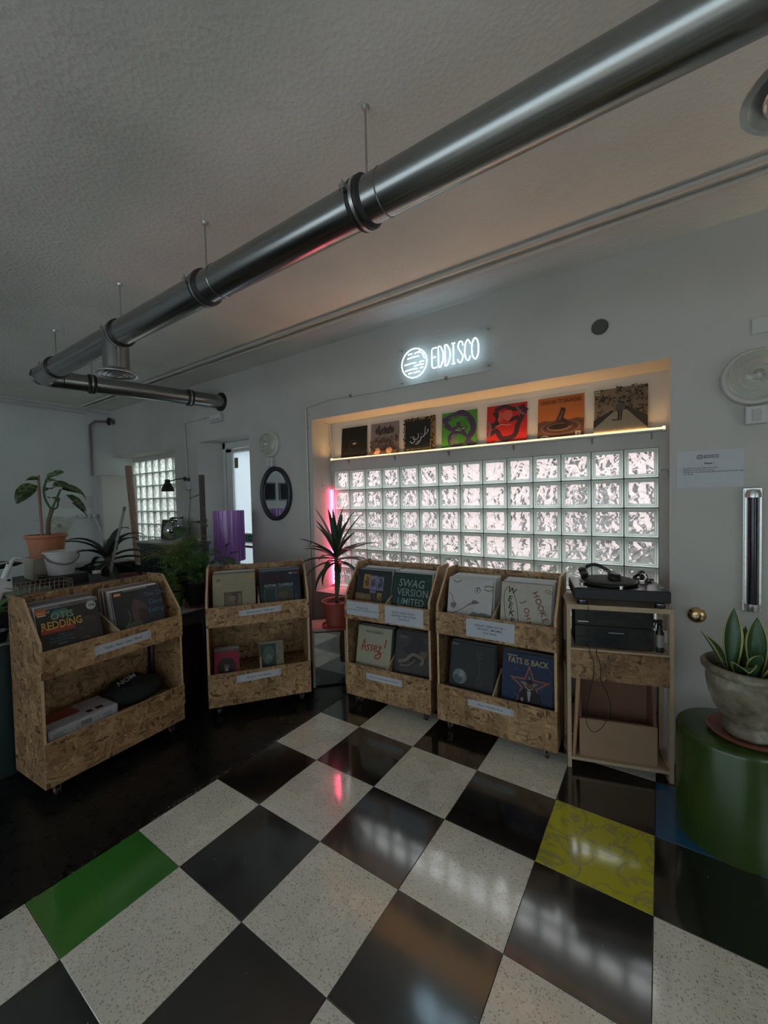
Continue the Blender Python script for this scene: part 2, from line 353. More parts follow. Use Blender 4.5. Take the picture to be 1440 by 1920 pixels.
# worn white chips along the seam of the black floor
q=MB(); rr=random.Random(5); M_chip=mat('scuffed_paint_chip',(.30,.29,.27),.8)
for k in range(260):
    y=rr.choice([rr.uniform(1.0,1.5),rr.uniform(1.75,2.35),rr.uniform(-.1,2.4)]); x=XB+rr.gauss(-.012,.013); l=rr.uniform(.003,.018); w=rr.uniform(.001,.004)
    q.add([(x,y,.0006),(x+w,y+l*.2,.0006),(x+w*.6,y+l,.0006),(x-w*.4,y+l*.8,.0006)],[(0,1,2,3)],M_chip)
for k in range(330):
    x,y=rr.uniform(-2.9,1.2),rr.uniform(-.2,2.6); l=rr.uniform(.0012,.0042)
    q.add([(x,y,.0009),(x+l,y+l*.3,.0009),(x+l*.7,y+l,.0009),(x-l*.2,y+l*.9,.0009)],[(0,1,2,3)],M_chip)
o=q.build('paint_chips',floor,smooth=False); o['kind']='stuff'

ceil=struct(boxobj('ceiling',(XL-.3,XR+.2,YR-.3,3.4,ZC,ZC+.2),M_ceil))
# front wall with the record niche, the left window niche and the door niche
q=MB(); Z2=2.42; ZS=.73; YT=3.36
q.box(XL,XR,YW,YT,Z2,ZC,M_wall)                                  # above all openings
q.box(.046,XR,YW,YT,0,Z2,M_wall)
q.box(-2.84,.046,YW,YT,0,ZS,M_wall); q.box(-2.84,.046,3.2265,YT,1.9316,Z2,M_wall)
q.box(-3.80,-2.84,YW,YT,0,Z2,M_wall)
q.box(-4.81,-3.80,YW,YT,2.39,Z2,M_wall)
q.prism([(-5.35,YW),(-4.81,YW),(-4.66,3.2),(-4.66,YT),(-5.35,YT)],'z',0,Z2,M_wall)
q.box(XL,-5.35,YW,YT,2.375,Z2,M_wall); q.box(XL,-5.35,3.227,YT,2.318,2.375,M_wall); q.box(XL,-5.35,YW,YT,0,.72,M_wall)
q.box(-.009,.046,3.2265,YT,ZS,1.9316,M_wall)
q.box(-2.84,-2.809,3.2265,YT,ZS,1.9316,M_wall)
struct(q.build('wall_front',smooth=False))
struct(boxobj('wall_left',(XL-.3,XL,YR-.3,YT,0,ZC),M_walll))
struct(boxobj('trim_1',(XL,-6.94,2.70,3.2,0,2.08),M_wall,bevel=.012))
def windowed_wall(name,axis,c0,c1,a0,a1,ops,m):
    q=MB(); e=a0
    def bx(u0,u1,z0,z1):
        if axis=='x': q.box(u0,u1,c0,c1,z0,z1,m)
        else: q.box(c0,c1,u0,u1,z0,z1,m)
    for (u0,u1,z0,z1) in ops:
        bx(e,u0,0,ZC); bx(u0,u1,0,z0); bx(u0,u1,z1,ZC); e=u1
    bx(e,a1,0,ZC); return struct(q.build(name,smooth=False))
windowed_wall('wall_back','x',YR-.3,YR,XL,XR,[(-6.0,2.0,.5,2.75)],M_wall)
windowed_wall('wall_right','y',XR,XR+.3,YR-.3,YT,[(-.55,1.35,.8,2.4)],M_wall)
def plain_window(name,axis,c,u0,u1,z0,z1):
    w=setempty(name); q=MB(); t=.05
    def bx(b,a0,a1,b0,b1,d0,d1,m):
        if axis=='x': b.box(a0,a1,c+d0,c+d1,b0,b1,m)
        else: b.box(c+d0,c+d1,a0,a1,b0,b1,m)
    bx(q,u0,u1,z0,z0+t,-.03,.03,M_wht); bx(q,u0,u1,z1-t,z1,-.03,.03,M_wht); bx(q,u0,u0+t,z0,z1,-.03,.03,M_wht); bx(q,u1-t,u1,z0,z1,-.03,.03,M_wht); um=(u0+u1)/2; bx(q,um-.03,um+.03,z0,z1,-.03,.03,M_wht)
    q.build('window_frame',w,smooth=False)
    g=MB(); bx(g,u0,u1,z0,z1,-.004,.004,M_frost); g.build('pane',w,smooth=False)
def frosted(name,tr,tl,col,gw=.04):
    m=bpy.data.materials.new(name); m.use_nodes=True; nt=m.node_tree; N=nt.nodes; L=nt.links; N.remove(N['Principled BSDF']); out=N['Material Output']
    a=N.new('ShaderNodeBsdfTranslucent'); a.inputs[0].default_value=(*col,1); b=N.new('ShaderNodeBsdfTransparent'); b.inputs[0].default_value=(*col,1)
    c=N.new('ShaderNodeBsdfGlossy'); c.inputs['Roughness'].default_value=.08; c.inputs[0].default_value=(.9,.9,.9,1)
    m1=N.new('ShaderNodeMixShader'); m1.inputs[0].default_value=tl; L.new(b.outputs[0],m1.inputs[1]); L.new(a.outputs[0],m1.inputs[2])
    m2=N.new('ShaderNodeMixShader'); m2.inputs[0].default_value=gw; L.new(m1.outputs[0],m2.inputs[1]); L.new(c.outputs[0],m2.inputs[2]); L.new(m2.outputs[0],out.inputs[0]); return m
M_frost=frosted('frosted_door_glass',0,.6,(.68,.76,.80))
M_clear=frosted('clear_acrylic',0,.012,(.985,.99,.99),.003)
[plain_window('window_%d'%(6+k),'x',-4.15,-6+2*k,-4+2*k,.5,2.75) for k in range(4)]; plain_window('window_5','y',2.95,-.55,1.35,.8,2.4)

# ---- glass blocks
def blockmats():
    m,nt,b=nm('glass_block_rim'); N=nt.nodes; L=nt.links; out=N['Material Output']
    tl=N.new('ShaderNodeBsdfTranslucent'); tl.inputs[0].default_value=(.87,.97,.92,1)
    b.inputs['Base Color'].default_value=(.64,.75,.69,1); b.inputs['Roughness'].default_value=.12
    ms=N.new('ShaderNodeMixShader'); ms.inputs[0].default_value=.72; L.new(b.outputs[0],ms.inputs[1]); L.new(tl.outputs[0],ms.inputs[2]); L.new(ms.outputs[0],out.inputs[0])
    p=bpy.data.materials.new('glass_block_pane'); p.use_nodes=True; nt=p.node_tree; N=nt.nodes; L=nt.links; N.remove(N['Principled BSDF']); out=N['Material Output']
    tc=N.new('ShaderNodeTexCoord'); oi=N.new('ShaderNodeObjectInfo')
    sc=N.new('ShaderNodeVectorMath'); sc.operation='MULTIPLY_ADD'; L.new(oi.outputs['Location'],sc.inputs[0]); sc.inputs[1].default_value=(.35,.35,.35); L.new(tc.outputs['Object'],sc.inputs[2])
    nz=N.new('ShaderNodeTexNoise'); nz.inputs['Scale'].default_value=14; nz.inputs['Detail'].default_value=2; L.new(sc.outputs[0],nz.inputs['Vector'])
    ad=N.new('ShaderNodeVectorMath'); ad.operation='MULTIPLY_ADD'; L.new(nz.outputs['Color'],ad.inputs[0]); ad.inputs[1].default_value=(.09,.05,.09); L.new(sc.outputs[0],ad.inputs[2])
    mp=N.new('ShaderNodeMapping'); mp.inputs['Scale'].default_value=(1,1,.6); mp.inputs['Rotation'].default_value=(0,.5,0); L.new(ad.outputs[0],mp.inputs[0])
    v=N.new('ShaderNodeTexVoronoi'); v.inputs['Scale'].default_value=21; v.feature='SMOOTH_F1'; v.inputs['Smoothness'].default_value=.35; L.new(mp.outputs[0],v.inputs['Vector'])
    bp=N.new('ShaderNodeBump'); bp.inputs['Strength'].default_value=.9; bp.inputs['Distance'].default_value=.03; L.new(v.outputs['Distance'],bp.inputs['Height'])
    rf=N.new('ShaderNodeBsdfRefraction'); rf.inputs['IOR'].default_value=1.45; rf.inputs['Roughness'].default_value=.05; rf.inputs[0].default_value=(1,1,1,1); L.new(bp.outputs[0],rf.inputs['Normal'])
    gl=N.new('ShaderNodeBsdfGlossy'); gl.inputs['Roughness'].default_value=.1; L.new(bp.outputs[0],gl.inputs['Normal'])
    tl=N.new('ShaderNodeBsdfTranslucent'); tl.inputs[0].default_value=(1,1,1,1); L.new(bp.outputs[0],tl.inputs['Normal'])
    m1=N.new('ShaderNodeMixShader'); m1.inputs[0].default_value=.30; L.new(rf.outputs[0],m1.inputs[1]); L.new(tl.outputs[0],m1.inputs[2])
    m2=N.new('ShaderNodeMixShader'); m2.inputs[0].default_value=.07; L.new(m1.outputs[0],m2.inputs[1]); L.new(gl.outputs[0],m2.inputs[2]); L.new(m2.outputs[0],out.inputs[0])
    return m,p
M_rim,M_pane=blockmats()
M_pane2=M_pane.copy(); M_pane2.name='glass_block_pane_milky'
for _x in M_pane2.node_tree.nodes:
    if _x.bl_idname=='ShaderNodeMixShader' and abs(_x.inputs[0].default_value-.30)<1e-3: _x.inputs[0].default_value=.55
    if _x.bl_idname in ('ShaderNodeBsdfTranslucent','ShaderNodeBsdfRefraction'): _x.inputs[0].default_value=(.66,.78,.74,1)
def blockmesh(k=.88,pane=None):
    q=MB(); h=.0955
    def ring(r,y): return [(-r,y,-r),(r,y,-r),(r,y,r),(-r,y,r)]
    L_=[ring(h,.08),ring(h,.006),ring(h-.005*k,0),ring(h-.011*k,.0),ring(h-.016*k,.006),ring(h-.018*k,.004),ring(h-.022*k,.004),ring(h-.027*k,.009)]
    V=[p for r in L_ for p in r]; F=[]
    for k in range(len(L_)-1):
        for a in range(4): F.append((k*4+a,k*4+(a+1)%4,(k+1)*4+(a+1)%4,(k+1)*4+a))
    q.add(V,F,M_rim); n=len(L_)-1
    q.add(L_[n],[(0,1,2,3)],pane or M_pane); return q
_b=blockmesh(); _bo=_b.build('glass_block',smooth=False); blockdata=_bo.data; bpy.data.objects.remove(_bo)
_bo=blockmesh(.3,M_pane2).build('glass_block',smooth=False); blockdata2=_bo.data; bpy.data.objects.remove(_bo)
def blockwindow(name,x0,z1,cols,rows,y,s=.2,blockdata=blockdata):
    w=setempty(name,(0,0,0)); q=MB(); mm=mat('grey_mortar',(.23,.235,.22),.8); t=.0045
    for c in range(cols+1): x=x0+c*s; q.box(x-t,x+t,y+.006,y+.085,z1-rows*s,z1,mm)
    for r in range(rows+1): z=z1-r*s; q.box(x0,x0+cols*s,y+.006,y+.085,z-t,z+t,mm)
    q.build('mortar_grid',w,smooth=False)
    for c in range(cols):
        for r in range(rows):
            o=bpy.data.objects.new('glass_block',blockdata); COL.objects.link(o); o.parent=w; o.location=(x0+(c+.5)*s,y,z1-(r+.5)*s)
    return w
blockwindow('window_1',-2.809,1.9316,14,6,3.2265)
blockwindow('window_2',-7.118,2.3185,9,8,3.2275,.1998,blockdata2)
# ---- door
d=setempty('door_1')
q=MB(); q.box(-4.66,-4.60,3.2,3.27,0,2.39,M_wht); q.box(-4.66,-3.8,3.2,3.27,2.31,2.39,M_wht); q.box(-4.60,-4.585,3.215,3.27,0,2.31,mat('door_gasket',(.05,.05,.05),.6)); q.build('door_frame',d,smooth=False,bevel=.004)
q=MB(); q.box(-4.585,-4.47,3.2,3.255,0.02,2.30,M_wht); q.box(-4.585,-3.8,3.2,3.255,2.26,2.30,M_wht); q.box(-4.47,-3.8,3.2,3.255,1.13,1.245,M_wht); q.box(-4.47,-3.8,3.2,3.255,.02,.14,M_wht); q.build('door_leaf',d,smooth=False,bevel=.004)
q=MB(); q.box(-4.47,-3.8,3.222,3.23,1.245,2.26,M_frost); q.box(-4.47,-3.8,3.222,3.23,.14,1.13,M_frost); q.build('pane',d,smooth=False)
q=MB(); q.tube([(-4.5,3.15,1.09),(-3.8,3.15,1.09)],.014,mat('red_push_bar',(.22,.03,.05),.35),10); q.box(-4.51,-4.47,3.14,3.2,1.06,1.12,M_blk); q.build('push_bar',d)
p=Print(.09,.09); p.disc(.5,.5,.5,(.55,.47,.2)); p.poly([(.2,.3),(.8,.3),(.5,.85)],(.03,.03,.03)); p.rect(.2,.08,.8,.22,(.1,.1,.1)); o=p.build('warning_sticker',d,(-4.44,3.199,1.145)); o['label']='round yellow and black warning sticker'
p=Print(.16,.075); p.rect(0,0,1,1,(.02,.22,.13)); p.rect(.06,.15,.4,.85,(.5,.6,.55)); p.rect(.14,.15,.3,.8,(.02,.22,.13)); p.poly([(.5,.5),(.62,.75),(.62,.58),(.92,.58),(.92,.42),(.62,.42),(.62,.25)],(.5,.6,.55)); o=p.build('exit_sticker',d,(-4.27,3.199,1.15)); o['label']='small green and white exit sticker with arrow'
p=Print(.075,.13); p.rect(0,0,1,1,(.34,.31,.13)); p.rect(.1,.52,.9,.94,(.12,.11,.05)); p.stroke([(.2,.58),(.5,.85),(.8,.6)],.1,(.45,.42,.2)); p.rect(.1,.08,.9,.44,(.2,.19,.09)); p.text('!',.4,.13,.3,(.5,.48,.3)); o=p.build('door_sticker',d,(-4.45,3.2215,2.06)); o['label']='yellowish notice sticker high on the glass'
# ---- outside
struct(boxobj('trim_2',(-30,25,3.62,40,-.4,-.25),mat('street_paving',(.72,.71,.69),.9)))
b=thing('street_building','pale pink rendered building across the street, seen through the glass blocks','building',(0,0,0))
h_=thing('added_hedge','low dark hedge added outside to darken the lower glass blocks','hedge',(0,0,-.25)); q=MB(); r_=random.Random(2)  # invented hedge, added so the lower glass blocks refract dark facets
for k in range(46):
    x=-9+k*.27; w=.25+.12*r_.random(); hh=.75+.5*r_.random(); q.lathe([(.05,0),(w,.2),(w*1.1,hh*.6),(w*.6,hh*.95),(.02,hh)],mat('hedge_green',(.03,.05,.03),.9,var=.4),9,T(x,4.75+.2*r_.random(),0))
o=q.build('foliage',h_); o['kind']='stuff'
q=MB(); q.box(-14,9,10,16,-.25,3.4,mat('pink_render',(.62,.52,.51),.9)); q.build('facade',b,smooth=False)
for k in range(6):
    q=MB(); q.box(-12.5+k*3.6,-11.3+k*3.6,9.95,10.02,.7,2.3,mat('dark_window_glass',(.03,.035,.04),.15)); q.build('window_pane',b,smooth=False)
q=MB(); q.box(-14.1,9.1,9.9,16.1,3.4,3.55,mat('building_coping',(.4,.4,.4),.8)); q.build('coping',b,smooth=False)
for k,(x,c,l) in enumerate([(-5.6,(.03,.035,.05),'dark blue car parked outside beyond the left glass blocks'),(.3,(.06,.07,.06),'dark grey car parked outside beyond the right glass blocks')]):
    t=thing('car',l,'car',(x,6.6,-.25)); cm=mat('car_paint_%d'%k,c,.25,coat=.5); q=MB()
    q.prism([(-2,.25),(-2,.75),(-1.2,.85),(-.7,1.4),(.8,1.4),(1.3,.9),(2,.8),(2,.25)],'y',-.85,.85,cm); q.build('body',t,bevel=.06)
    for wx in (-1.25,1.25):
        for wy in (-.8,.8): w=MB(); w.cyl((wx,wy-.1,.32),(wx,wy+.1,.32),.32,M_rub,20); w.build('wheel',t)
# =================================================================== RECORD RACKS
def rack(org,ang,W,label,kickboard=False):
    t=thing('record_rack',label,'rack',(org[0],org[1],0),(0,0,rad(ang))); D=.38; th=.015
    prof=[(0,.08),(0,.885),(.19,1.115),(D,1.115),(D,.08)]
    for x in (0,W-th):
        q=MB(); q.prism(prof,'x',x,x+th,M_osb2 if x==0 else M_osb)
        o=q.build('side_panel',t,smooth=False); 
        e=MB(); ex=.0006
        for a,b in ((0,1),(1,2),(2,3)):
            (y0,z0),(y1,z1)=prof[a],prof[b]; dy,dz=y1-y0,z1-z0; l=math.hypot(dy,dz); ny,nz=-dz/l*ex,dy/l*ex
            e.add([(x,y0+ny,z0+nz),(x+th,y0+ny,z0+nz),(x+th,y1+ny,z1+nz),(x,y1+ny,z1+nz)],[(0,1,2,3)],M_edge)
        e.build('cut_edge',o,smooth=False)
    def part(n,b,m=M_osb,edge=True):
        q=MB(); q.box(*b,m); o=q.build(n,t,smooth=False)
        if edge: e=MB(); e.add([(b[0],b[2],b[5]+.0006),(b[1],b[2],b[5]+.0006),(b[1],b[3],b[5]+.0006),(b[0],b[3],b[5]+.0006)],[(0,1,2,3)],M_edge); e.build('cut_edge',o,smooth=False)
        return o
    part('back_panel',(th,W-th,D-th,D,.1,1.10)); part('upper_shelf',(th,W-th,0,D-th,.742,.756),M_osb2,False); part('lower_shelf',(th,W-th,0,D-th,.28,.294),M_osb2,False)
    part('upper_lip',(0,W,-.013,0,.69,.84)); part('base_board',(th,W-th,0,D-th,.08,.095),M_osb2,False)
    if kickboard: part('lower_lip',(0,W,-.013,0,.195,.335)); part('kick_board',(th*.2,W-th*.2,-.001,.013,.08,.20))
    else: part('lower_lip',(0,W,-.013,0,.08,.33))
    q=MB(); q.prism([(0,.756),(0,.84),(.24,.93),(.24,.756)],'x',W/2-.006,W/2+.006,M_pine); q.build('divider',t,smooth=False)
    if not kickboard: q=MB(); q.prism([(0,.294),(0,.33),(.20,.44),(.20,.294)],'x',W/2-.006,W/2+.006,M_pine); q.build('divider',t,smooth=False)
    for x in (.07,W-.07):
        for y in (.05,.33):
            q=MB(); q.box(x-.02,x+.02,y-.02,y+.02,.072,.08,M_gal); q.box(x-.014,x-.011,y-.014,y+.02,.03,.072,M_gal); q.box(x+.011,x+.014,y-.014,y+.02,.03,.072,M_gal); o=q.build('caster',t,smooth=False)
            w=MB(); w.cyl((x-.010,y,.026),(x+.010,y,.026),.0255,M_rub,18); w.cyl((x-.0145,y,.026),(x+.0145,y,.026),.010,mat('orange_caster_hub',(.42,.16,.08),.4),12); w.build('wheel',o)
    return t
def rlabel(t,x0,x1,z0,z1,lines,size=.3,tape=True,tilt=0):
    w,h=x1-x0,z1-z0; p=Print(w,h,0); p.rect(0,0,1,1,M_paper)
    n=len(lines)
    for k,l in enumerate(lines):
        p.text(l,.5,.5+(n/2-k-.5)*size*1.15-size*.33,size,M_ink,align='CENTER',bold=.008)
    if tape: p.rect(.0,.0,.06,1,(.48,.5,.55)); p.rect(.94,0,1,1,(.48,.5,.55))
    o=p.build('paper_label',t,(x0,-.0132,z0)); o.rotation_euler=(0,tilt,0); return o
R1=rack((-2.781,.746),94.4,.826,'OSB record rack at far left, its base showing a separate kick board',True)
R2=rack((-2.827,1.75),53,.77,'OSB record rack on casters standing angled just left of the potted yucca')
R3=rack((-2.09,2.499),4.0,.735,'OSB record rack right of the potted yucca, two white papers on its upper lip')
R4=rack((-1.299,2.537),1.7,.785,'OSB record rack on casters next to the turntable stand')
rlabel(R1,.265,.60,.735,.79,['Funk / Soul / Jazz / Rock'],.42,tilt=-.02)
rlabel(R2,.236,.553,.755,.80,['World music / Classique'],.46,tilt=-.04)
rlabel(R2,.205,.535,.245,.30,['45 tours / Soundtracks'],.36,tilt=-.03)
rlabel(R3,.02,.318,.724,.832,['REGGAE / DUB','Chanson française / Compilations / Divers'],.15,False)
rlabel(R3,.372,.688,.70,.832,['ROCK / NEW WAVE /','GRUNGE / INDUSTRIAL','(2nd Hand)'],.15,False)
rlabel(R3,.19,.505,.235,.285,['Chanson / Variété française internationale'],.30)
rlabel(R4,.222,.541,.706,.826,['HOUSE / DEEP HOUSE /','TECHNO / MINIMAL','(2nd Hand)'],.16,False)
rlabel(R4,.225,.53,.235,.28,['Disco / Variétés Rock'],.42)
bpy.context.view_layer.update()

# =================================================================== RECORDS
SZ=.315
_sl={}
def sleeve(col,w=SZ,h=SZ,t=.004):
    k=(col,w,h,t)
    if k not in _sl:
        q=MB(); m=mat('sleeve_%03d_%03d_%03d'%tuple(int(c*999) for c in col),tuple(c*.85 for c in col),.5,var=.06,spec=.25); q.box(-w/2,w/2,0,t,0,h,m); o=q.build('record',smooth=False); _sl[k]=o.data; bpy.data.objects.remove(o)
    return _sl[k]
def record(Mw,col,label,cat='record',group=None,w=SZ,h=SZ,t=.004,name='record_sleeve'):
    o=bpy.data.objects.new(name,sleeve(col,w,h,t)); COL.objects.link(o); o.matrix_world=Mw; tag(o,label,cat,group); return o
def place(R,x,y,z,lean,yaw=0,roll=0):
    return R.matrix_world@Matrix.Translation((x,y,z))@Euler((-lean,roll,yaw)).to_matrix().to_4x4()
ORD=['frontmost','second','third','fourth','fifth','sixth','seventh','eighth','ninth','tenth','eleventh','twelfth','thirteenth','fourteenth','fifteenth','sixteenth','seventeenth']
CN=[((.36,.35,.34),'grey'),((.70,.69,.66),'off-white'),((.25,.22,.21),'brown'),((.86,.86,.86),'white'),((.12,.12,.13),'dark grey'),((.38,.30,.22),'tan'),((.30,.12,.12),'dull red'),((.20,.22,.27),'slate blue')]
def stack(R,x,z,n,lean,y0,dy,where,palette,seed,front_col,front_label,w=SZ,h=SZ,grp=None,cover=None):
    r=random.Random(seed); 
    for k in range(1,n):
        c,nmn=CN[r.choice(palette)]; t=r.choice([.003,.004,.006,.009])
        y=y0+k*dy+ .004; ln=lean*(1-.55*k/n)
        record(place(R,x+r.uniform(-.004,.004),y,z,ln,r.uniform(-.01,.01),r.uniform(-.006,.006)),c,f'{nmn} sleeve, {ORD[k]} from front, {where}','record',grp,w,h*r.uniform(.985,1.0),t)
    o=record(place(R,x,y0,z,lean),front_col,front_label,'record',grp,w,h,.005)
    if cover: p=Print(w,h); cover(p); p.build('cover_print',o,(0,0,0),.5)
    return o
DG=(.035,.035,.036); BW=(.45,.44,.42)
def cov_otis(p):
    p.rect(0,0,1,1,(.045,.043,.043)); p.rect(0,.93,1,1,(.2,.19,.185)); p.text('Dino Collection',.36,.94,.07,(.03,.03,.03),bold=.01)
    p.rect(.0,.85,.15,.955,(.5,.14,.05)); p.text('SOUL 10€',.01,.875,.045,(.8,.7,.5)); p.rect(.015,.83,.14,.85,(.6,.5,.4))
    for k,x in enumerate((.3,.36,.42)): p.disc(x,.83,.075,(.07,.2,.21))
    for k,(s,c) in enumerate([('sings',(.1,.2,.22)),('The sound of the',(.1,.2,.22)),('Soulman 20 songs',(.1,.2,.22)),('stereo',(.3,.3,.3))]): p.text(s,.33,.44-k*.055,.055,c,align='CENTER')
    p.disc(.87,.86,.085,(.46,.46,.45)); p.disc(.87,.86,.07,(.5,.5,.49)); p.text('10€',.815,.835,.075,(.03,.03,.03),bold=.02)
    p.blob(.74,.38,.2,(.058,.05,.047),1,ry=.32); p.blob(.8,.6,.13,(.07,.058,.055),2,ry=.06); p.blob(.7,.27,.085,(.13,.08,.075),3,ry=.03); p.blob(.7,.25,.06,(.04,.03,.03),4,ry=.015); p.blob(.65,.47,.04,(.1,.085,.08),5,ry=.015)
    p.stroke([(.68,.62),(.8,.66),(.9,.6)],.012,(.11,.08,.075)); p.blob(.12,.08,.07,(.16,.12,.12),6,ry=.09); p.blob(.3,.06,.07,(.16,.12,.12),7,ry=.05)
    p.text('OTIS',.2,.73,.17,(.09,.24,.22),bold=.03); p.text('OTIS',.2,.735,.17,(.50,.42,.14),bold=-.01)
    p.rect(.03,.5,.55,.6,(.33,.06,.04)); p.text('REDDING',.04,.57,.2,(.58,.36,.09),bold=.02,sx=.74)
def cov_dave(p):
    p.rect(0,0,1,1,(.05,.056,.07)); p.rect(0,0,.5,1,(.045,.045,.047)); p.rect(.02,.9,.16,.965,(.5,.17,.06)); p.rect(.04,.91,.09,.955,(.75,.5,.2)); p.rect(.1,.91,.14,.955,(.75,.45,.2))
    p.blob(.47,.5,.15,(.12,.085,.075),2,ry=.27,jag=.12); p.blob(.55,.42,.09,(.075,.05,.045),4,ry=.17,jag=.2); p.stroke([(.37,.52),(.5,.54),(.62,.5)],.008,(.03,.02,.02)); p.blob(.31,.12,.22,(.10,.12,.09),5,ry=.16)
    p.stroke([(.13,.12),(.22,.3),(.27,.42),(.25,.56)],.012,(.25,.21,.18))
    p.text('The Drive',.62,.78,.14,(.12,.21,.27),bold=.0); p.text('Dave',.7,.6,.15,(.12,.21,.27)); p.text('Ealing',.66,.42,.15,(.12,.21,.27)); p.rect(.2,.965,.7,1,(.2,.2,.19)); p.disc(.92,.1,.12,(.1,.085,.08))
def cov_tan(p):
    p.rect(0,0,1,1,(.32,.28,.19)); p.stroke([(0,.74),(1,.74)],.004,(.18,.15,.1),False); p.stroke([(.22,.68),(1,.68)],.004,(.2,.17,.1),False); p.stroke([(.22,0),(.22,.8)],.004,(.2,.17,.11),False)
    p.rect(.04,.72,.22,.8,(.38,.33,.23));
    p.blob(.13,.87,.05,(.2,.14,.08),3,ry=.03); p.rect(.84,.9,.97,.95,(.5,.3,.08)); p.rect(.26,.08,.68,.56,(.10,.07,.055))
    p.rect(.28,.1,.44,.54,(.16,.12,.09)); p.blob(.45,.4,.08,(.23,.17,.13),8); p.blob(.45,.22,.14,(.18,.13,.1),9,ry=.1); p.rect(.58,.12,.66,.52,(.2,.16,.13)); p.rect(.28,.1,.66,.16,(.2,.16,.14))
def cov_guitar(p):
    p.rect(0,0,1,1,(.022,.036,.048)); p.rect(.02,.66,.6,.95,(.04,.022,.03)); p.text('GUITARE  CLASSIQUE',.09,.6,.095,(.34,.42,.41),bold=.02,sx=.78)
    for k in ([(.1,0),(.1,.56),(.78,.56),(.78,0)],[(.38,.56),(.38,0)],[(.1,.2),(.78,.2)]): p.stroke(k,.008,(.28,.36,.34),False)
    p.rect(.12,.22,.36,.54,(.03,.05,.05)); p.rect(.4,.22,.76,.54,(.07,.065,.05)); p.blob(.58,.38,.12,(.11,.09,.06),4,ry=.1); p.text('SOLO',.92,.12,.1,(.16,.2,.2),rot=PI/2)
    p.rect(.72,.9,.8,.94,(.4,.4,.4)); p.rect(.82,.9,.94,.94,(.4,.1,.06))
def cov_dark1(p):
    p.rect(0,0,1,1,(.03,.034,.034)); 
    for k,(x,z,w,h,c) in enumerate([(.2,.52,.2,.36,(.42,.24,.06)),(.4,.5,.2,.36,(.25,.22,.36)),(.6,.5,.2,.34,(.22,.2,.33)),(.62,.1,.16,.34,(.35,.22,.07)),(.42,.14,.18,.34,(.24,.21,.3))]):
        p.rect(x,z,x+w*.96,z+h,c); p.blob(x+w/2,z+h*.5,w*.3,tuple(v*.35 for v in c),k+3,ry=h*.35); p.stroke([(x+.03,z+.05),(x+w/2,z+h*.6),(x+w*.9,z+.08)],.012,(.05,.04,.05)); p.stroke([(x+.03,z+h-.05),(x+w*.6,z+h*.5)],.01,(.4,.38,.4))
def cov_small(p):
    p.rect(0,0,1,1,(.20,.075,.035)); p.rect(.03,.7,.97,.96,(.17,.13,.08))
    for k in range(9): p.blob(.1+.1*k,.2+.07*((k*5)%4),.08,(.32,.13,.06),k,ry=.22)
    for k in range(8): p.stroke([(.08+.11*k,.05),(.14+.11*k,.5),(.1+.11*k,.7)],.018,(.10,.035,.02))
    p.text('DUB',.2,.74,.18,(.35,.28,.16))
def cov_swag(p):
    p.rect(0,0,1,1,(.018,.05,.043)); 
    r=random.Random(3)
    for k in range(40): p.disc(r.random(),r.random(),r.uniform(.004,.02),(.06,.12,.11),6)
    W_=(.26,.34,.32)
    p.text('SWAG',.16,.68,.26,W_,rot=-.03,bold=.01,sx=.9,shear=.1); p.text('VERSION',.14,.46,.24,(.28,.34,.34),bold=.005,sx=.85); p.text('LIMITED',.16,.24,.24,W_,bold=.005,sx=.8,shear=.1); p.text('2',.14,.03,.24,W_,bold=.01)
    p.rect(.5,0,1,.16,(.012,.015,.03))
def cov_assez(p):
    p.rect(0,0,1,1,(.40,.37,.27)); p.text('NOUGARO',.5,.84,.1,(.03,.03,.03),align='CENTER',sx=1.0,bold=.01)
    R_=(.36,.03,.025)
    S=[[(.14,.38),(.2,.62),(.22,.64),(.26,.4)],[(.15,.48),(.26,.5)],[(.38,.54),(.31,.52),(.36,.44),(.29,.39)],[(.49,.55),(.42,.53),(.47,.45),(.40,.40)],[(.52,.47),(.59,.5),(.56,.55),(.51,.49),(.55,.41),(.62,.44)],[(.63,.53),(.72,.53),(.63,.40),(.72,.40),(.70,.28),(.58,.24),(.56,.30),(.72,.38)],[(.86,.74),(.82,.52)],[(.80,.43),(.81,.42)]]
    for s in S: p.stroke(s,.028,R_)
def cov_grey(p):
    p.rect(0,0,1,1,(.045,.043,.042)); p.rect(.04,.06,.96,.94,(.06,.057,.055)); p.text('POEM',.1,.86,.08,(.25,.24,.22))
    p.blob(.55,.62,.3,(.035,.033,.033),3); p.stroke([(.1,.3),(.3,.36),(.45,.5),(.6,.5),(.75,.42),(.7,.3)],.07,(.22,.16,.13)); p.stroke([(.15,.22),(.4,.26),(.55,.4)],.04,(.17,.12,.1)); p.blob(.75,.55,.09,(.14,.1,.08),6); p.blob(.3,.12,.16,(.09,.06,.055),8,ry=.06)
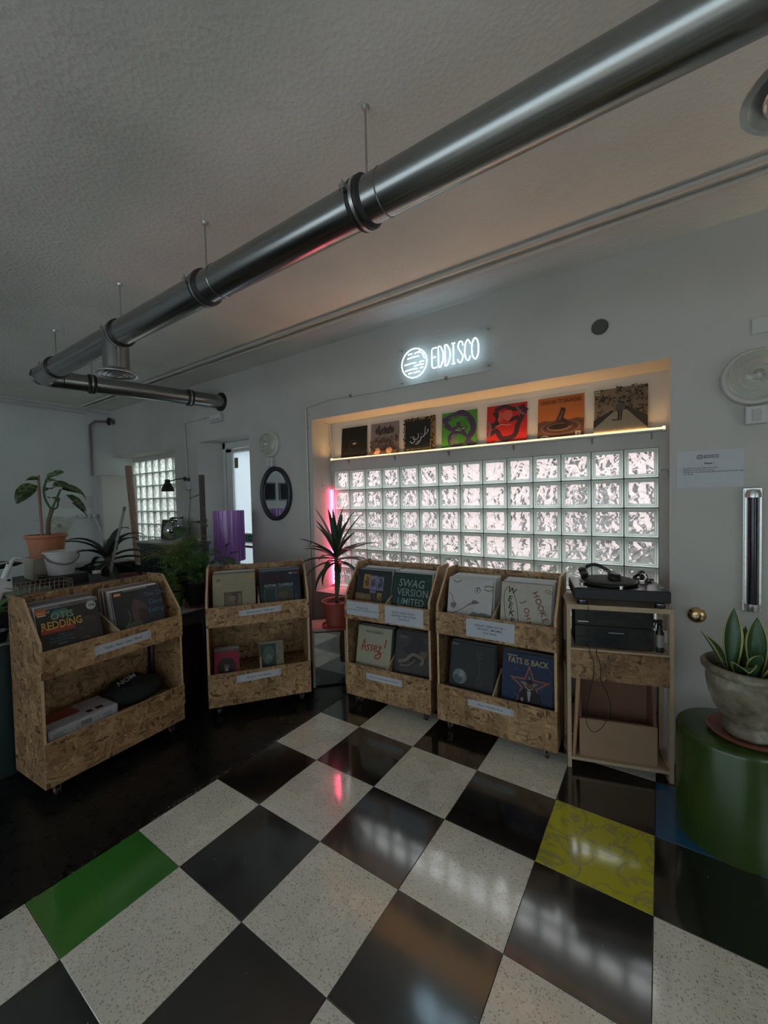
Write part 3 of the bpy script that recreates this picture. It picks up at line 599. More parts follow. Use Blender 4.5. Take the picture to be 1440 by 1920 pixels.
def cov_sketch(p):
    p.rect(0,0,1,1,(.55,.545,.52)); I_=(.09,.09,.085)
    for k in range(3): p.stroke([(.62,.8),(.70,.82-k*.01),(.74,.75),(.66,.69),(.61,.74),(.62,.8)],.009,I_)
    p.disc(.67,.755,.02,I_); p.stroke([(.82,.84),(.9,.87),(1,.86)],.02,I_); p.stroke([(.82,.8),(.9,.77),(1,.79)],.015,I_); p.stroke([(.1,.94),(.2,.9),(.3,.95)],.015,I_)
    p.stroke([(.02,.66),(.1,.6),(.12,.5),(.2,.42),(.16,.34),(.08,.36),(.1,.46)],.012,I_); p.blob(.15,.4,.06,(.2,.2,.19),4)
    p.stroke([(0,.15),(.2,.25),(.35,.33),(.5,.45),(.62,.52),(.72,.5),(.58,.46),(.45,.42)],.016,(.16,.16,.15)); p.blob(.62,.5,.07,(.15,.15,.14),5,ry=.035)
    p.blob(.75,.18,.24,(.22,.22,.21),6,ry=.14); p.blob(.85,.1,.12,(.1,.1,.1),7,ry=.12)
    r=random.Random(9)
    for k in range(16): x,z=r.random(),r.random()*.35; p.stroke([(x,z),(x+.05,z+.02),(x+.12,z+.05)],.006,(.2,.2,.19))
def cov_hooker(p):
    p.rect(0,0,1,1,(.50,.455,.385)); I_=(.07,.035,.03); Rr=(.20,.05,.04)
    p.stroke([(.12,.9),(.06,.75),(.09,.4),(.16,.1),(.26,.0),(.36,.12),(.34,.5),(.24,.82),(.14,.92)],.011,I_)
    for k,(s,x,z) in enumerate([('W',.12,.8),('E',.135,.62),('E',.15,.48),('K',.165,.34),('-',.2,.24),('E',.2,.17)]): p.text(s,x,z,.17,(.03,.03,.03),rot=-.25,bold=.012)
    for k,s in enumerate('JOHN'): p.text(s,.42+k*.035,.62-k*.13,.15,Rr,rot=-1.1,bold=.004)
    for k,s in enumerate('HOOKER'): p.text(s,.62+k*.05,.83-k*.125,.17,Rr,rot=-1.15,bold=.004)
    p.text('CD',.86,.86,.1,(.2,.1,.06),rot=-.3)
def cov_ball(p):
    p.rect(0,0,1,1,(.035,.036,.033)); p.rect(.03,.93,.17,.97,(.2,.17,.16)); p.disc(.24,.27,.16,(.19,.23,.25)); p.blob(.22,.22,.1,(.09,.12,.13),4); p.blob(.28,.32,.06,(.3,.33,.34),5)
    for s in ([(.64,.97),(.62,.85),(.68,.78),(.72,.84),(.66,.86)],[(.66,.78),(.66,.6),(.69,.45),(.66,.3)],[(.58,.78),(.66,.72),(.75,.76)],[(.6,.25),(.68,.3),(.74,.22),(.66,.16),(.6,.22)]): p.stroke(s,.012,(.10,.10,.095))
def cov_fats(p):
    p.rect(0,0,1,1,(.018,.032,.085)); r=random.Random(4)
    for k in range(26): x,z=r.random(),r.random()*.8; p.stroke([(x,z),(x+r.uniform(-.06,.06),z+r.uniform(.05,.12))],.01,r.choice([(.05,.09,.17),(.12,.13,.2),(.2,.12,.1)]))
    st=[]
    for k in range(10):
        a=PI/2+k*PI/5; R_=.42 if k%2==0 else .17; st.append((.55+R_*math.cos(a),.40+R_*math.sin(a)))
    p.poly(st,(.30,.10,.065)); p.poly([(.55+(x-.55)*.78,.40+(z-.4)*.78) for x,z in st],(.03,.045,.1)); p.poly([(.55+(x-.55)*.45,.40+(z-.4)*.45) for x,z in st],(.28,.17,.12))
    p.poly([(.33,0),(.36,.24),(.46,.34),(.66,.34),(.78,.24),(.8,0)],(.012,.012,.016)); p.poly([(.51,.34),(.6,.34),(.57,.1),(.54,.1)],(.34,.33,.32)); p.poly([(.5,.33),(.55,.31),(.6,.33),(.6,.29),(.55,.305),(.5,.29)],(.01,.01,.01))
    p.disc(.56,.42,.065,(.09,.05,.035),ry=.085); p.disc(.56,.48,.07,(.015,.012,.012),ry=.045); p.disc(.53,.43,.008,(.3,.28,.26)); p.disc(.585,.43,.008,(.3,.28,.26)); p.rect(.53,.385,.59,.395,(.25,.2,.18)); p.blob(.42,.12,.035,(.3,.25,.22),3)
    p.text('FATS IS BACK',.12,.8,.16,(.42,.36,.22),bold=.02,sx=.82); p.rect(.1,.93,.3,.96,(.3,.25,.15))
def cov_red7(p):
    p.rect(0,0,1,1,(.30,.02,.05)); p.rect(0,.9,1,1,(.12,.11,.11)); p.disc(.5,.28,.38,(.035,.022,.022)); p.disc(.5,.28,.12,(.12,.09,.08)); p.poly([(.42,.1),(.5,.32),(.58,.1)],(.3,.27,.25))
def cov_green7(p):
    p.rect(0,0,.68,1,(.045,.07,.062)); p.rect(.68,0,1,1,(.24,.22,.16)); p.blob(.34,.52,.25,(.09,.13,.11),5,ry=.34,jag=.15); p.blob(.36,.45,.14,(.15,.19,.16),7); p.stroke([(.1,.9),(.5,.85),(.62,.5)],.02,(.12,.15,.13)); p.text('JAZZ',.8,.3,.12,(.1,.08,.05),rot=PI/2); p.stroke([(.75,.8),(.82,.75),(.9,.78)],.02,(.1,.08,.05))
LN=.26
stack(R1,.19,.757,15,.26,.04,.0155,'upper left bin of the far left rack',[0,1,0,4,2,7],1,DG,'dark record sleeve with gold capitals over a red band and a round price sticker',cover=cov_otis,grp='records in the far left rack')
stack(R1,.60,.757,15,.26,.055,.015,'upper right bin of the far left rack',[0,1,6,3,5,4],2,DG,'slate record sleeve with a man in profile and pale blue script',cover=cov_dave,grp='records in the far left rack')
stack(R2,.205,.757,14,.24,.05,.016,'upper left bin of the rack left of the yucca',[0,1,5,2],3,(.32,.28,.19),'tan record sleeve with a small framed brown picture',cover=cov_tan,grp='records in the rack left of the yucca')
stack(R2,.56,.757,14,.24,.05,.016,'upper right bin of the rack left of the yucca',[0,4,7,0],4,(.03,.04,.05),'dark blue record sleeve with pale capitals above a grid of boxes',cover=cov_guitar,grp='records in the rack left of the yucca')
stack(R2,.13,.295,6,.25,.075,.014,'lower left singles of the rack left of yucca',[2,5,0],5,(.3,.02,.05),'small red single sleeve with a black disc printed on it',w=.182,h=.182,cover=cov_red7,grp='singles in the rack left of the yucca')
stack(R2,.475,.295,6,.30,.07,.012,'lower right singles of the rack left of yucca',[2,5,0],6,(.2,.19,.15),'small green single sleeve with a beige strip down its right side',w=.182,h=.182,cover=cov_green7,grp='singles in the rack left of the yucca')
stack(R3,.20,.757,13,.26,.06,.016,'upper left bin of the rack right of the yucca',[3,1,3,7],7,(.03,.034,.034),'dark record sleeve with orange and lilac picture squares',cover=cov_dark1,grp='records in the rack right of the yucca')
stack(R3,.545,.757,13,.26,.045,.017,'upper right bin of the rack right of the yucca',[3,1,3,0],8,(.018,.05,.043),'dark green record sleeve covered in big chalky lettering',cover=cov_swag,grp='records in the rack right of the yucca')
stack(R3,.20,.295,8,.20,.06,.012,'lower left bin of the rack right of the yucca',[4,2,4],9,(.40,.37,.27),'cream record sleeve with one red brush-written word',cover=cov_assez,grp='records in the rack right of the yucca')
stack(R3,.555,.295,8,.20,.055,.012,'lower right bin of the rack right of the yucca',[4,4,2],10,(.045,.043,.042),'dark grey record sleeve with a pale curled figure',cover=cov_grey,grp='records in the rack right of the yucca')
stack(R4,.21,.757,14,.22,.05,.016,'upper left bin of the rack beside turntable stand',[3,1,3,1],11,(.40,.395,.38),'white record sleeve covered in grey ink sketches',cover=cov_sketch,grp='records in the rack by the turntable stand')
stack(R4,.585,.757,14,.22,.05,.016,'upper right bin of the rack beside turntable stand',[3,1,0,3],12,(.36,.33,.28),'beige record sleeve with hand-drawn red and black capitals running downward',cover=cov_hooker,grp='records in the rack by the turntable stand')
stack(R4,.215,.295,8,.20,.06,.012,'lower left bin of the rack beside turntable stand',[4,4,2],13,(.035,.036,.033),'charcoal record sleeve with a pale blue round disc at its lower left',cover=cov_ball,grp='records in the rack by the turntable stand')
stack(R4,.59,.295,8,.20,.05,.012,'lower right bin of the rack beside turntable stand',[4,7,4],14,(.018,.032,.085),'deep blue record sleeve with a man in a tuxedo before a star',cover=cov_fats,grp='records in the rack by the turntable stand')
# small disc sleeves in front of the dark sleeve
for k in range(4):
    o=record(place(R3,.145+k*.008,.026+k*.009,.757,.12,0),(.2,.075,.035) if k==0 else (.09,.085,.08),['small orange brown disc sleeve leaning in front of the sleeve with lilac squares','thin dark disc case directly behind the small orange brown disc sleeve','thin dark disc case second behind the small orange brown disc sleeve','thin dark disc case third behind the small orange brown disc sleeve'][k],'record','small discs in the rack right of the yucca',.145,.135,.005,'disc_sleeve')
    if k==0: p=Print(.145,.135); cov_small(p); p.build('cover_print',o,(0,0,0),.5)
# parcel and black bag in the lower bay of the left rack
o=thing('wrapped_parcel','flat film-wrapped parcel with printed labels in the lower bay of the far left rack','parcel')
o.matrix_world=R1.matrix_world@T(.215,.15,.295,0,0,.02)
q=MB(); q.box(-.185,.185,-.12,.12,0,.085,mat('film_wrapped_white',(.36,.33,.34),.25,var=.25,scale=30,bump=.3,bscale=30)); q.build('box',o,smooth=False,bevel=.008)
p=Print(.36,.08); 
for x,z,w_,h_,c in [(.02,.1,.34,.85,(.42,.42,.43)),(.4,.08,.28,.86,(.44,.43,.44)),(.72,.1,.25,.8,(.42,.42,.44))]: p.rect(x,z,x+w_,z+h_,c)
for k in range(5): p.rect(.04,.2+k*.12,.04+.15+.03*(k%3),.24+k*.12,(.12,.12,.13))
for k in range(5): p.rect(.76,.2+k*.12,.9,.235+k*.12,(.14,.14,.15))
for k in range(10): p.rect(.43+k*.016,.5,.437+k*.016+.004*(k%2),.85,(.1,.1,.1))
p.build('front_labels',o,(-.18,-.1205,.002))
q=MB(); q.box(-.182,.02,-.02,.11,.086,.087,mat('red_print',(.22,.025,.02),.3)); q.box(-.17,.17,-.11,-.03,.086,.087,mat('film_grey_print',(.38,.37,.38),.3)); q.box(.03,.06,-.09,-.05,.0875,.088,M_ink); q.box(.08,.12,-.09,-.05,.0875,.088,M_ink); q.build('top_labels',o,smooth=False)
def lump(m,rx,ry,rz,seed,seg=20):
    r=random.Random(seed); q=MB(); pr=[]
    for k in range(9):
        a=-PI/2+PI*k/8; pr.append((max(math.cos(a),.001),max(math.sin(a),-.75)*.5+.375))
    q.lathe(pr,m,seg); 
    from mathutils import noise
    q.v=[(x*rx*(1+.22*noise.noise(Vector((x*2,y*2,z*2+seed)))),y*ry*(1+.22*noise.noise(Vector((x*2+5,y*2,z*2+seed)))),z*rz*(1+.3*noise.noise(Vector((x*3,y*3+7,seed))))) for x,y,z in q.v]
    return q
o=thing('cloth_bag','crumpled black cloth bag with white letters, in the lower bay of the far left rack','bag'); o.matrix_world=R1.matrix_world@T(.57,.19,.295,0,0,-.1)
q=lump(mat('black_cotton',(.008,.008,.009),.9,bump=.5,bscale=25),.20,.145,.165,3); q.build('bag',o,angle=180)
p=Print(.15,.05); p.text('NOM',.0,.1,.9,(.3,.3,.3),bold=.02,sx=1.1); x=p.build('lettering',o,(-.10,-.06,.135)); x.rotation_euler=(-.9,-.25,.05)

# =================================================================== RECORDS ON THE LEDGE
t=thing('display_ledge','thin white ledge over the glass blocks carrying seven record sleeves','shelf'); q=MB(); q.box(-2.80,.03,3.165,3.2265,2.028,2.038,M_wht); q.build('board',t,smooth=False)
q=MB()
for x in (-2.6,-2.05,-1.5,-.95,-.4,-.05): q.prism([(3.2265,2.028),(3.2265,1.985),(3.2,2.028)],'x',x-.004,x+.004,M_gal)
q.build('brackets',t,smooth=False)
t=thing('led_tube','long warm glowing LED tube along the front of the record ledge in the niche','lamp')
q=MB(); q.box(-2.77,.012,3.152,3.154,2.036,2.046,emat('warm_led_diffuser',(1,.72,.38),1.3)); q.build('front_diffuser',t,smooth=False); q=MB(); q.add([(-2.77,3.154,2.0445),(.012,3.154,2.0445),(.012,3.163,2.0445),(-2.77,3.163,2.0445)],[(0,1,2,3)],emat('warm_led',(1,.58,.22),75)); q.build('led_strip',t,smooth=False); q=MB(); q.box(-2.77,.012,3.163,3.165,2.036,2.05,M_alu); q.box(-2.77,.012,3.154,3.163,2.034,2.038,M_alu); q.build('channel',t,smooth=False)
for x in (-2.775,.017): q=MB(); q.tube([(x-.008,3.158,2.045),(x+.008,3.158,2.045)],.0095,emat('led_end_glow',(1,.8,.5),1.6),10); q.build('end_cap',t)
def cov_ring(p):
    p.rect(0,0,1,1,(.012,.011,.010)); p.stroke([(.5+.16*math.cos(a),.42+.16*math.sin(a)) for a in [k*.4 for k in range(12)]],.012,(.10,.08,.05)); p.disc(.53,.47,.08,(.36,.31,.22),ry=.035)
def cov_crowd(p):
    p.rect(0,0,1,1,(.15,.12,.11)); p.rect(0,.5,1,1,(.19,.17,.17)); r=random.Random(2)
    for k in range(70): x,z=r.random(),r.uniform(.12,.55); p.blob(x,z,.03,r.choice([(.08,.055,.05),(.24,.18,.16),(.1,.07,.06)]),k,7,.3,.045)
    for k in range(9): p.blob(.25+.07*k,.75+.06*math.sin(k*2),.05,(.05,.04,.045),k,8,.5,.09)
    p.rect(0,.0,1,.14,(.06,.035,.03)); p.blob(.3,.12,.1,(.36,.2,.15),5); p.blob(.72,.14,.1,(.33,.18,.14),6); p.stroke([(.15,.62),(.5,.58),(.9,.63)],.02,(.3,.27,.27))
def cov_arab(p):
    p.rect(0,0,1,1,(.24,.18,.07)); r=random.Random(8)
    for k in range(120):
        s=k%4; u=r.random(); v=r.uniform(.01,.09); x,z=[(u,v),(u,1-v),(v,u),(1-v,u)][s]; p.blob(x,z,.022,(.02,.018,.015),k,6,.4)
    p.rect(.1,.1,.9,.9,(.016,.018,.018)); c=(.5,.5,.48)
    for s,w in [([(.74,.70),(.73,.55),(.70,.40)],.022),([(.80,.60),(.84,.58),(.80,.52),(.70,.44),(.63,.40)],.025),([(.62,.42),(.60,.33),(.52,.24),(.44,.22)],.03),([(.52,.52),(.53,.42),(.48,.36),(.42,.36)],.024),([(.40,.44),(.36,.42),(.38,.36),(.42,.38),(.41,.30),(.33,.26),(.26,.32)],.028)]: p.stroke(s,w,c)
    for x,z in [(.62,.50),(.28,.42),(.32,.44),(.5,.28),(.54,.30)]: p.disc(x,z,.015,c,8)
def cov_abs(base,dark,acc,seed):
    def f(p):
        p.rect(0,0,1,1,base)
        p.stroke([(.02,.78),(.3,.88),(.6,.95),(.85,.72),(.9,.45),(.75,.2),(.95,.05)],.16,dark); p.stroke([(.1,.7),(.3,.55),(.5,.65),(.7,.5)],.14,dark)
        p.stroke([(.28,.12),(.24,.32),(.38,.44),(.62,.42),(.7,.22),(.5,.08),(.3,.12)],.11,dark); p.blob(.33,.72,.12,base,seed); p.blob(.66,.66,.1,tuple(c*.8 for c in base),seed+1,ry=.14); p.blob(.36,.25,.09,acc,seed+2,ry=.13); p.blob(.6,.24,.1,tuple(c*.75 for c in base),seed+3)
        p.stroke([(.2,.84),(.5,.88),(.75,.8)],.03,acc); p.stroke([(.4,.5),(.48,.49),(.56,.47)],.014,(.5,.5,.5)); p.stroke([(.6,.52),(.68,.53)],.02,(.5,.5,.5))
    return f
def cov_red(p):
    p.rect(0,0,1,1,(.42,.022,.018)); D=(.045,.02,.03); A=(.16,.10,.12)
    p.stroke([(.03,.25),(.25,.35),(.4,.15),(.7,.2),(.8,.5),(.98,.85)],.12,D); p.stroke([(.2,.85),(.3,.65),(.2,.5),(.1,.5)],.14,D); p.stroke([(.2,.88),(.45,.95),(.7,.85),(.95,.9)],.1,D); p.stroke([(.5,.8),(.55,.6),(.8,.65)],.1,D); p.stroke([(.02,.6),(.1,.45),(.05,.2)],.06,A)
    p.blob(.55,.72,.12,(.5,.09,.07),4,ry=.16); p.blob(.35,.68,.06,(.45,.08,.06),5,ry=.12); p.stroke([(.72,.95),(.85,.75),(.95,.7)],.05,A); p.stroke([(.22,.46),(.4,.5),(.52,.47),(.62,.48)],.012,(.55,.45,.4)); p.stroke([(.45,.0),(.62,.22)],.02,D); p.blob(.3,.06,.08,(.2,.16,.18),6,ry=.05)
def cov_baghdad(p):
    p.rect(0,0,1,1,(.42,.13,.03)); p.rect(0,0,1,.42,(.085,.04,.025)); p.poly([(0,.42),(.15,.46),(.3,.43),(.45,.45),(.7,.43),(.85,.46),(1,.43),(1,.4),(0,.4)],(.12,.05,.03))
    p.disc(.5,.27,.44,(.13,.07,.05),32,.17); p.disc(.5,.27,.38,(.06,.03,.02),32,.14); p.disc(.48,.28,.28,(.16,.085,.06),32,.09); p.disc(.46,.29,.22,(.022,.016,.014),32,.065)
    p.poly([(.4,.42),(.52,.7),(.62,.68),(.56,.48),(.72,.36),(.74,.28),(.66,.3),(.52,.4)],(.05,.025,.02)); p.poly([(.44,.44),(.54,.66),(.58,.64),(.5,.44)],(.12,.07,.05)); p.stroke([(.5,.72),(.6,.70)],.03,(.03,.015,.012)); p.stroke([(.56,.46),(.66,.36),(.7,.3)],.035,(.03,.02,.015))
    p.text('CARAVAN TO BAGHDAD',.05,.84,.14,(.05,.018,.012),sx=.56,bold=.015,space=1.0); p.stroke([(.05,.05),(.15,.1),(.25,.07)],.03,(.4,.36,.3)); p.rect(.82,.03,.93,.15,(.36,.34,.3)); p.text('7',.85,.05,.1,(.05,.04,.04),bold=.03); p.rect(.06,.03,.22,.06,(.38,.34,.26))
def cov_road(p):
    p.rect(0,0,1,1,(.20,.155,.105)); r=random.Random(6)
    for k in range(150): x,z=r.random(),r.uniform(.35,1); p.blob(x,z,.03,r.choice([(.09,.065,.04),(.25,.2,.14),(.14,.105,.07),(.05,.036,.025)]),k,7,.5,.026)
    p.poly([(0,0),(0,.12),(.38,.45),(.62,.48),(.98,.08),(1,0)],(.36,.285,.19)); p.poly([(0,.12),(.38,.45),(.36,.5),(.0,.3)],(.06,.045,.03)); p.poly([(.62,.48),(1,.05),(1,.3),(.66,.54)],(.08,.06,.04))
    D=(.06,.045,.033); p.disc(.49,.66,.028,D); p.poly([(.44,.62),(.56,.62),(.6,.5),(.55,.45),(.45,.45),(.42,.52)],(.13,.10,.075)); p.poly([(.46,.46),(.5,.46),(.49,.27),(.46,.27)],D); p.poly([(.51,.46),(.55,.46),(.53,.26),(.5,.26)],D); p.stroke([(.36,.28),(.44,.27),(.52,.27)],.03,(.1,.07,.05))
    p.rect(.0,.9,.13,.94,(.42,.38,.3)); p.rect(.0,.85,.13,.88,(.42,.38,.3)); p.text('BLUES',.005,.903,.035,(.08,.06,.04))
GR='record sleeves on the lit ledge'
for x,col,lab,cv in [(-2.52,(.012,.011,.01),'black record sleeve with a faint ring, leftmost on the lit ledge',cov_ring),(-2.155,(.15,.12,.11),'brown record sleeve showing a crowd, on the lit ledge',cov_crowd),
  (-1.78,(.02,.02,.02),'black record sleeve with gold ornate border and white Arabic script on the lit ledge',cov_arab),(-1.40,(.05,.24,.03),'green and purple abstract record sleeve on the lit ledge',cov_abs((.055,.23,.03),(.05,.035,.09),(.11,.13,.12),3)),
  (-1.0,(.42,.022,.018),'red abstract record sleeve on the lit ledge',cov_red),(-.605,(.42,.13,.03),'orange record sleeve picturing a playing record and arm, on the lit ledge',cov_baghdad),(-.226,(.25,.2,.14),'sepia record sleeve of a walker on a road, rightmost on the lit ledge',cov_road)]:
    o=record(T(x,3.19,2.038,-.1),col,lab,'record',GR); p=Print(SZ,SZ); cv(p); p.build('cover_print',o,(0,0,0),.5)
# =================================================================== VENTILATION DUCT
dt=thing('ventilation_duct','long galvanised air duct hung under the ceiling, its far end turning into the wall','duct')
DR=.0785
def dax(x): return Vector((x,1.3-.0156*(x+2),2.7655-.012*(x+2)))
def pipe(n,a,b,r=DR,seg=40,m=None):
    a,b=Vector(a),Vector(b); q=MB(); L_=(b-a).length; q.lathe([(r,0),(r,L_)],m or M_duct,seg,cap=False)
    o=q.build(n,dt); z=(b-a).normalized(); o.matrix_world=Matrix.Translation(a)@z.to_track_quat('Z','Y').to_matrix().to_4x4(); return o
seams=[-4.24,-2.86,-1.93,-.86,.62,1.9,2.78]
for a,b in zip(seams[:-1],seams[1:]): pipe('duct_section',dax(a),dax(b))
def clamp(x=None,p=None,dirv=None,r=DR,rod=True):
    P=dax(x) if x is not None else Vector(p); z=(dirv or (dax(1)-dax(0))).normalized(); Mx=Matrix.Translation(P)@z.to_track_quat('Z','Y').to_matrix().to_4x4()
    q=MB(); q.lathe([(r,-.035),(r+.006,-.03),(r+.012,-.022),(r+.012,-.010),(r+.004,-.008),(r+.004,.008),(r+.012,.010),(r+.012,.022),(r+.006,.03),(r,.035)],M_rub,40,cap=False); o=q.build('clamp_ring',dt,mw=Mx)
    q=MB(); q.lathe([(r+.0045,-.008),(r+.0135,-.007),(r+.0135,.007),(r+.0045,.008)],M_gal,40,cap=False); q.build('steel_band',o,mw=None)
    if x is not None:
        q=MB(); bx=Vector((P.x-.02,P.y-r-.012,P.z+.01)); q.box(-.012,.012,-.02,.006,-.01,.01,M_gal,Matrix.Translation(bx)); q.tube([bx+Vector((0,-.015,-.022)),bx+Vector((0,-.015,.022))],.004,M_gal,6); q.build('clamp_bolt',dt)
    if rod:
        q=MB(); q.tube([P+Vector((.015,0,r)),(P.x+.015,P.y,ZC)],.0042,M_gal,8); q.lathe([(.016,0),(.012,-.012)],M_gal,12,T(P.x+.015,P.y,ZC)); q.build('hanger_rod',dt)
for x in (-4.20,-2.99,-1.99,-.93,.56): clamp(x)
for x in (-1.86,-.83,.70):
    P=dax(x); z=(dax(1)-dax(0)).normalized(); q=MB(); q.lathe([(DR+.0005,-.003),(DR+.003,0),(DR+.0005,.003)],M_duct,40,Matrix.Translation(P)@z.to_track_quat('Z','Y').to_matrix().to_4x4(),cap=False); q.build('swaged_joint',dt)
# elbow and branch
BX=-4.62; E0=dax(-4.24); by=dax(BX).y; bz=dax(BX).z
q=MB(); BE=Vector((-4.285,YW,2.815)); BS=Vector((BX+.035,by+.17,bz+.002)); BD=(BE-BS).normalized(); pts=[E0,Vector((BX+.09,by,bz)),Vector((BX+.03,by+.03,bz)),Vector((BX+.01,by+.09,bz)),BS]
q.tube(pts,[DR]*5,M_duct,40,caps=False); q.lathe([(DR,0),(DR,.012),(.001,.012)],M_duct,40,Matrix.Translation((BX+.04,by,bz))@Euler((0,-PI/2,0)).to_matrix().to_4x4()); q.build('elbow',dt)
yv=BD
BM=BS+BD*((2.30-BS.y)/BD.y); pipe('duct_section',BS,BM); pipe('duct_section',BM,BE)
for y in (1.72,2.60): clamp(None,BS+BD*((y-BS.y)/BD.y),yv,rod=(y<2))
q=MB(); q.lathe([(DR,0),(DR+.03,0),(DR+.03,.012),(DR,.012)],M_rub,40,Matrix.Translation((BE.x,YW-.012,BE.z))@Euler((-PI/2,0,0)).to_matrix().to_4x4()); q.build('wall_collar',dt)
def diffuser(x,zb,R,label):
    P=dax(x); q=MB(); q.lathe([(DR*1.0,P.z),(DR*1.0,zb+.02)],M_duct,36,cap=False,M=Matrix.Translation((P.x,P.y,0))); q.build('tee_neck',dt)
    t=q=MB(); 
    q.lathe([(R*.62,.03),(R*.86,.012),(R,.0),(R,-.006),(R*.9,-.008),(R*.82,.0),(R*.6,.025)],M_alu,40,Matrix.Translation((P.x,P.y,zb)))
    o=q.build('diffuser',dt); o['label']=label
    for k,rr_ in enumerate((.72,.5,.3)):
        q=MB(); q.lathe([(R*rr_-.02,.014-.006*k),(R*rr_,-.008-.004*k),(R*rr_-.003,-.012-.004*k),(R*rr_-.028,.01-.006*k)],M_alu,36,Matrix.Translation((P.x,P.y,zb)),cap=False); q.build('diffuser_ring',o)
    q=MB(); q.lathe([(R*.14,-.004),(R*.16,-.02),(.001,-.024)],M_alu,24,Matrix.Translation((P.x,P.y,zb))); q.build('diffuser_cone',o)
diffuser(-3.07,2.525,.125,'round ring diffuser hanging near the duct elbow'); diffuser(.29,2.50,.14,'round ring diffuser at the right end of the duct')

# =================================================================== CONDUITS
def conduit(name,label,pts,r=.0085,clips=(),m=None,clipm=None,nrm=(0,0,1)):
    t=thing(name,label,'conduit'); q=MB(); q.tube(pts,r,m or M_pipe,10); q.build('pipe',t)
    for c in clips:
        q=MB(); q.box(c[0]-.012,c[0]+.012,c[1]-.012,c[1]+.012,c[2]-.012,c[2]+.012,clipm or M_gal); q.build('clip',t,smooth=False,bevel=.003)
    return t
zc=ZC-.018
conduit('ceiling_conduit','grey conduit along the ceiling, the one farther from the window wall',[(XL+.06,2.50,zc),(XR,2.46,zc)],.0135,[(x,2.50-.004*(x+7),zc+.004) for x in (-6,-4.6,-2.72,-1.62,-.17,1.0)])
conduit('ceiling_conduit','grey conduit along the ceiling, the one nearer the window wall',[(XL+.06,2.575,zc),(XR,2.57,zc)],.0135,[(x,2.574,zc+.004) for x in (-6,-4.6,-2.68,-1.58,-.17,1.0)])
0 and conduit('ceiling_conduit','thin grey cable along the ceiling between the two conduits',[(XL+.06,2.54,zc+.012),(XR,2.515,zc+.012)],.006)
conduit('wall_conduit','grey conduit along the top of the left wall, upper of the pair',[(XL+.015,YR+.1,3.05),(XL+.015,2.56,3.05),(XL+.02,2.9,3.035)],.012,[(XL+.015,y,3.05) for y in (-1,.6,1.9)])
conduit('wall_conduit','grey conduit along the top of the left wall, lower of the pair',[(XL+.015,YR+.1,3.00),(XL+.015,2.60,3.00)],.012,[(XL+.015,y,3.0) for y in (-1,.6,1.9)])
conduit('wall_pipe','vertical brown pipe on the left wall near the corner window',[(XL+.03,2.64,2.08),(XL+.03,2.64,2.84),(XL+.04,2.70,2.90),(XL+.05,2.86,2.92)],.018,[(XL+.03,2.64,2.72),(XL+.03,2.64,2.12)],mat('aged_brown_pipe',(.17,.14,.13),.5))
t=thing('valve_wheel','small dark valve wheel high in the room corner','valve'); q=MB(); q.lathe([(.045,0),(.055,.006),(.045,.012)],mat('dark_blue_enamel',(.02,.02,.035),.4),24,T(XL+.09,2.885,2.92,PI/2,0,.5)); q.build('wheel',t); q=MB(); q.cyl((XL+.06,2.85,2.92),(XL+.1,2.94,2.92),.012,M_blk,8); q.cyl((XL+.08,2.87,2.86),(XL+.08,2.87,2.98),.014,M_blk,8); q.build('stem',t)
conduit('wall_conduit','thin white conduit running down beside the niche and left mirror wall',[(-2.895,YW-.012,.05),(-2.90,YW-.012,2.545)],.0085,[(-2.898,YW-.012,z) for z in (.6,1.2,1.75,2.35)],M_wht)
conduit('wall_conduit','thin grey conduit running up under the neon sign',[(-2.90,YW-.012,2.548),(-2.6,YW-.012,2.585),(-2.05,YW-.012,2.565),(-1.03,YW-.012,2.555)],.008,[(-2.33,YW-.012,2.575),(-1.38,YW-.012,2.56)],M_pipe,M_brass)
conduit('wall_conduit','small white cable entering the niche at its upper left corner',[(-2.93,YW-.01,2.54),(-2.86,YW-.01,2.47),(-2.835,YW+.02,2.44),(-2.83,YW+.25,2.40),(-2.80,3.21,2.05)],.004,[],M_wht)
conduit('wall_conduit','grey conduit dropping between the corner window and the door',[(-5.03,YW-.012,1.95),(-5.06,YW-.012,2.63),(-5.04,YW-.012,2.66),(-4.42,YW-.012,2.675)],.009,[(-5.05,YW-.012,2.3),(-4.95,YW-.012,2.665),(-4.6,YW-.012,2.67)])
t=thing('emergency_light','small white emergency light box on the wall under the duct outlet','lamp',(-4.35,YW,2.63)); q=MB(); q.box(-.11,.11,-.05,0,-.045,.05,M_wht); q.build('housing',t,bevel=.008,smooth=False); q=MB(); q.box(-.09,.09,-.065,-.05,-.035,-.01,mat('clear_lens',(.4,.41,.42),.15)); q.build('lens',t,smooth=False,bevel=.004)

# =================================================================== NEON SIGN
M_neon=emat('neon_white',(.58,.84,1.0),4.2)
t=thing('neon_sign','glowing white neon sign of capitals beside a striped disc, on the wall above the niche','sign',(-1.43,YW-.045,2.72))
q=MB(); q.box(-.38,.42,.012,.016,-.155,.155,M_clear); o=q.build('acrylic_backing',t,smooth=False)
for x,z in ((-.35,-.13),(-.35,.13),(.39,-.13),(.39,.13)): q=MB(); q.cyl((x,.045,z),(x,.006,z),.006,M_screw,10); q.build('stand_off',t)
R_=.0045
def ntube(name,paths,closed=False):
    q=MB()
    for P,cl in paths: q.tube(P if not cl else P,R_,M_neon,6,closed=cl)
    return q.build(name,t)
CX,CZ,CR=-.216,.0,.115
ring=[(CX+CR*math.cos(a),0,CZ+CR*math.sin(a)) for a in [2*PI*k/40 for k in range(40)]]
ntube('disc_ring',[(ring,True)])
paths=[]
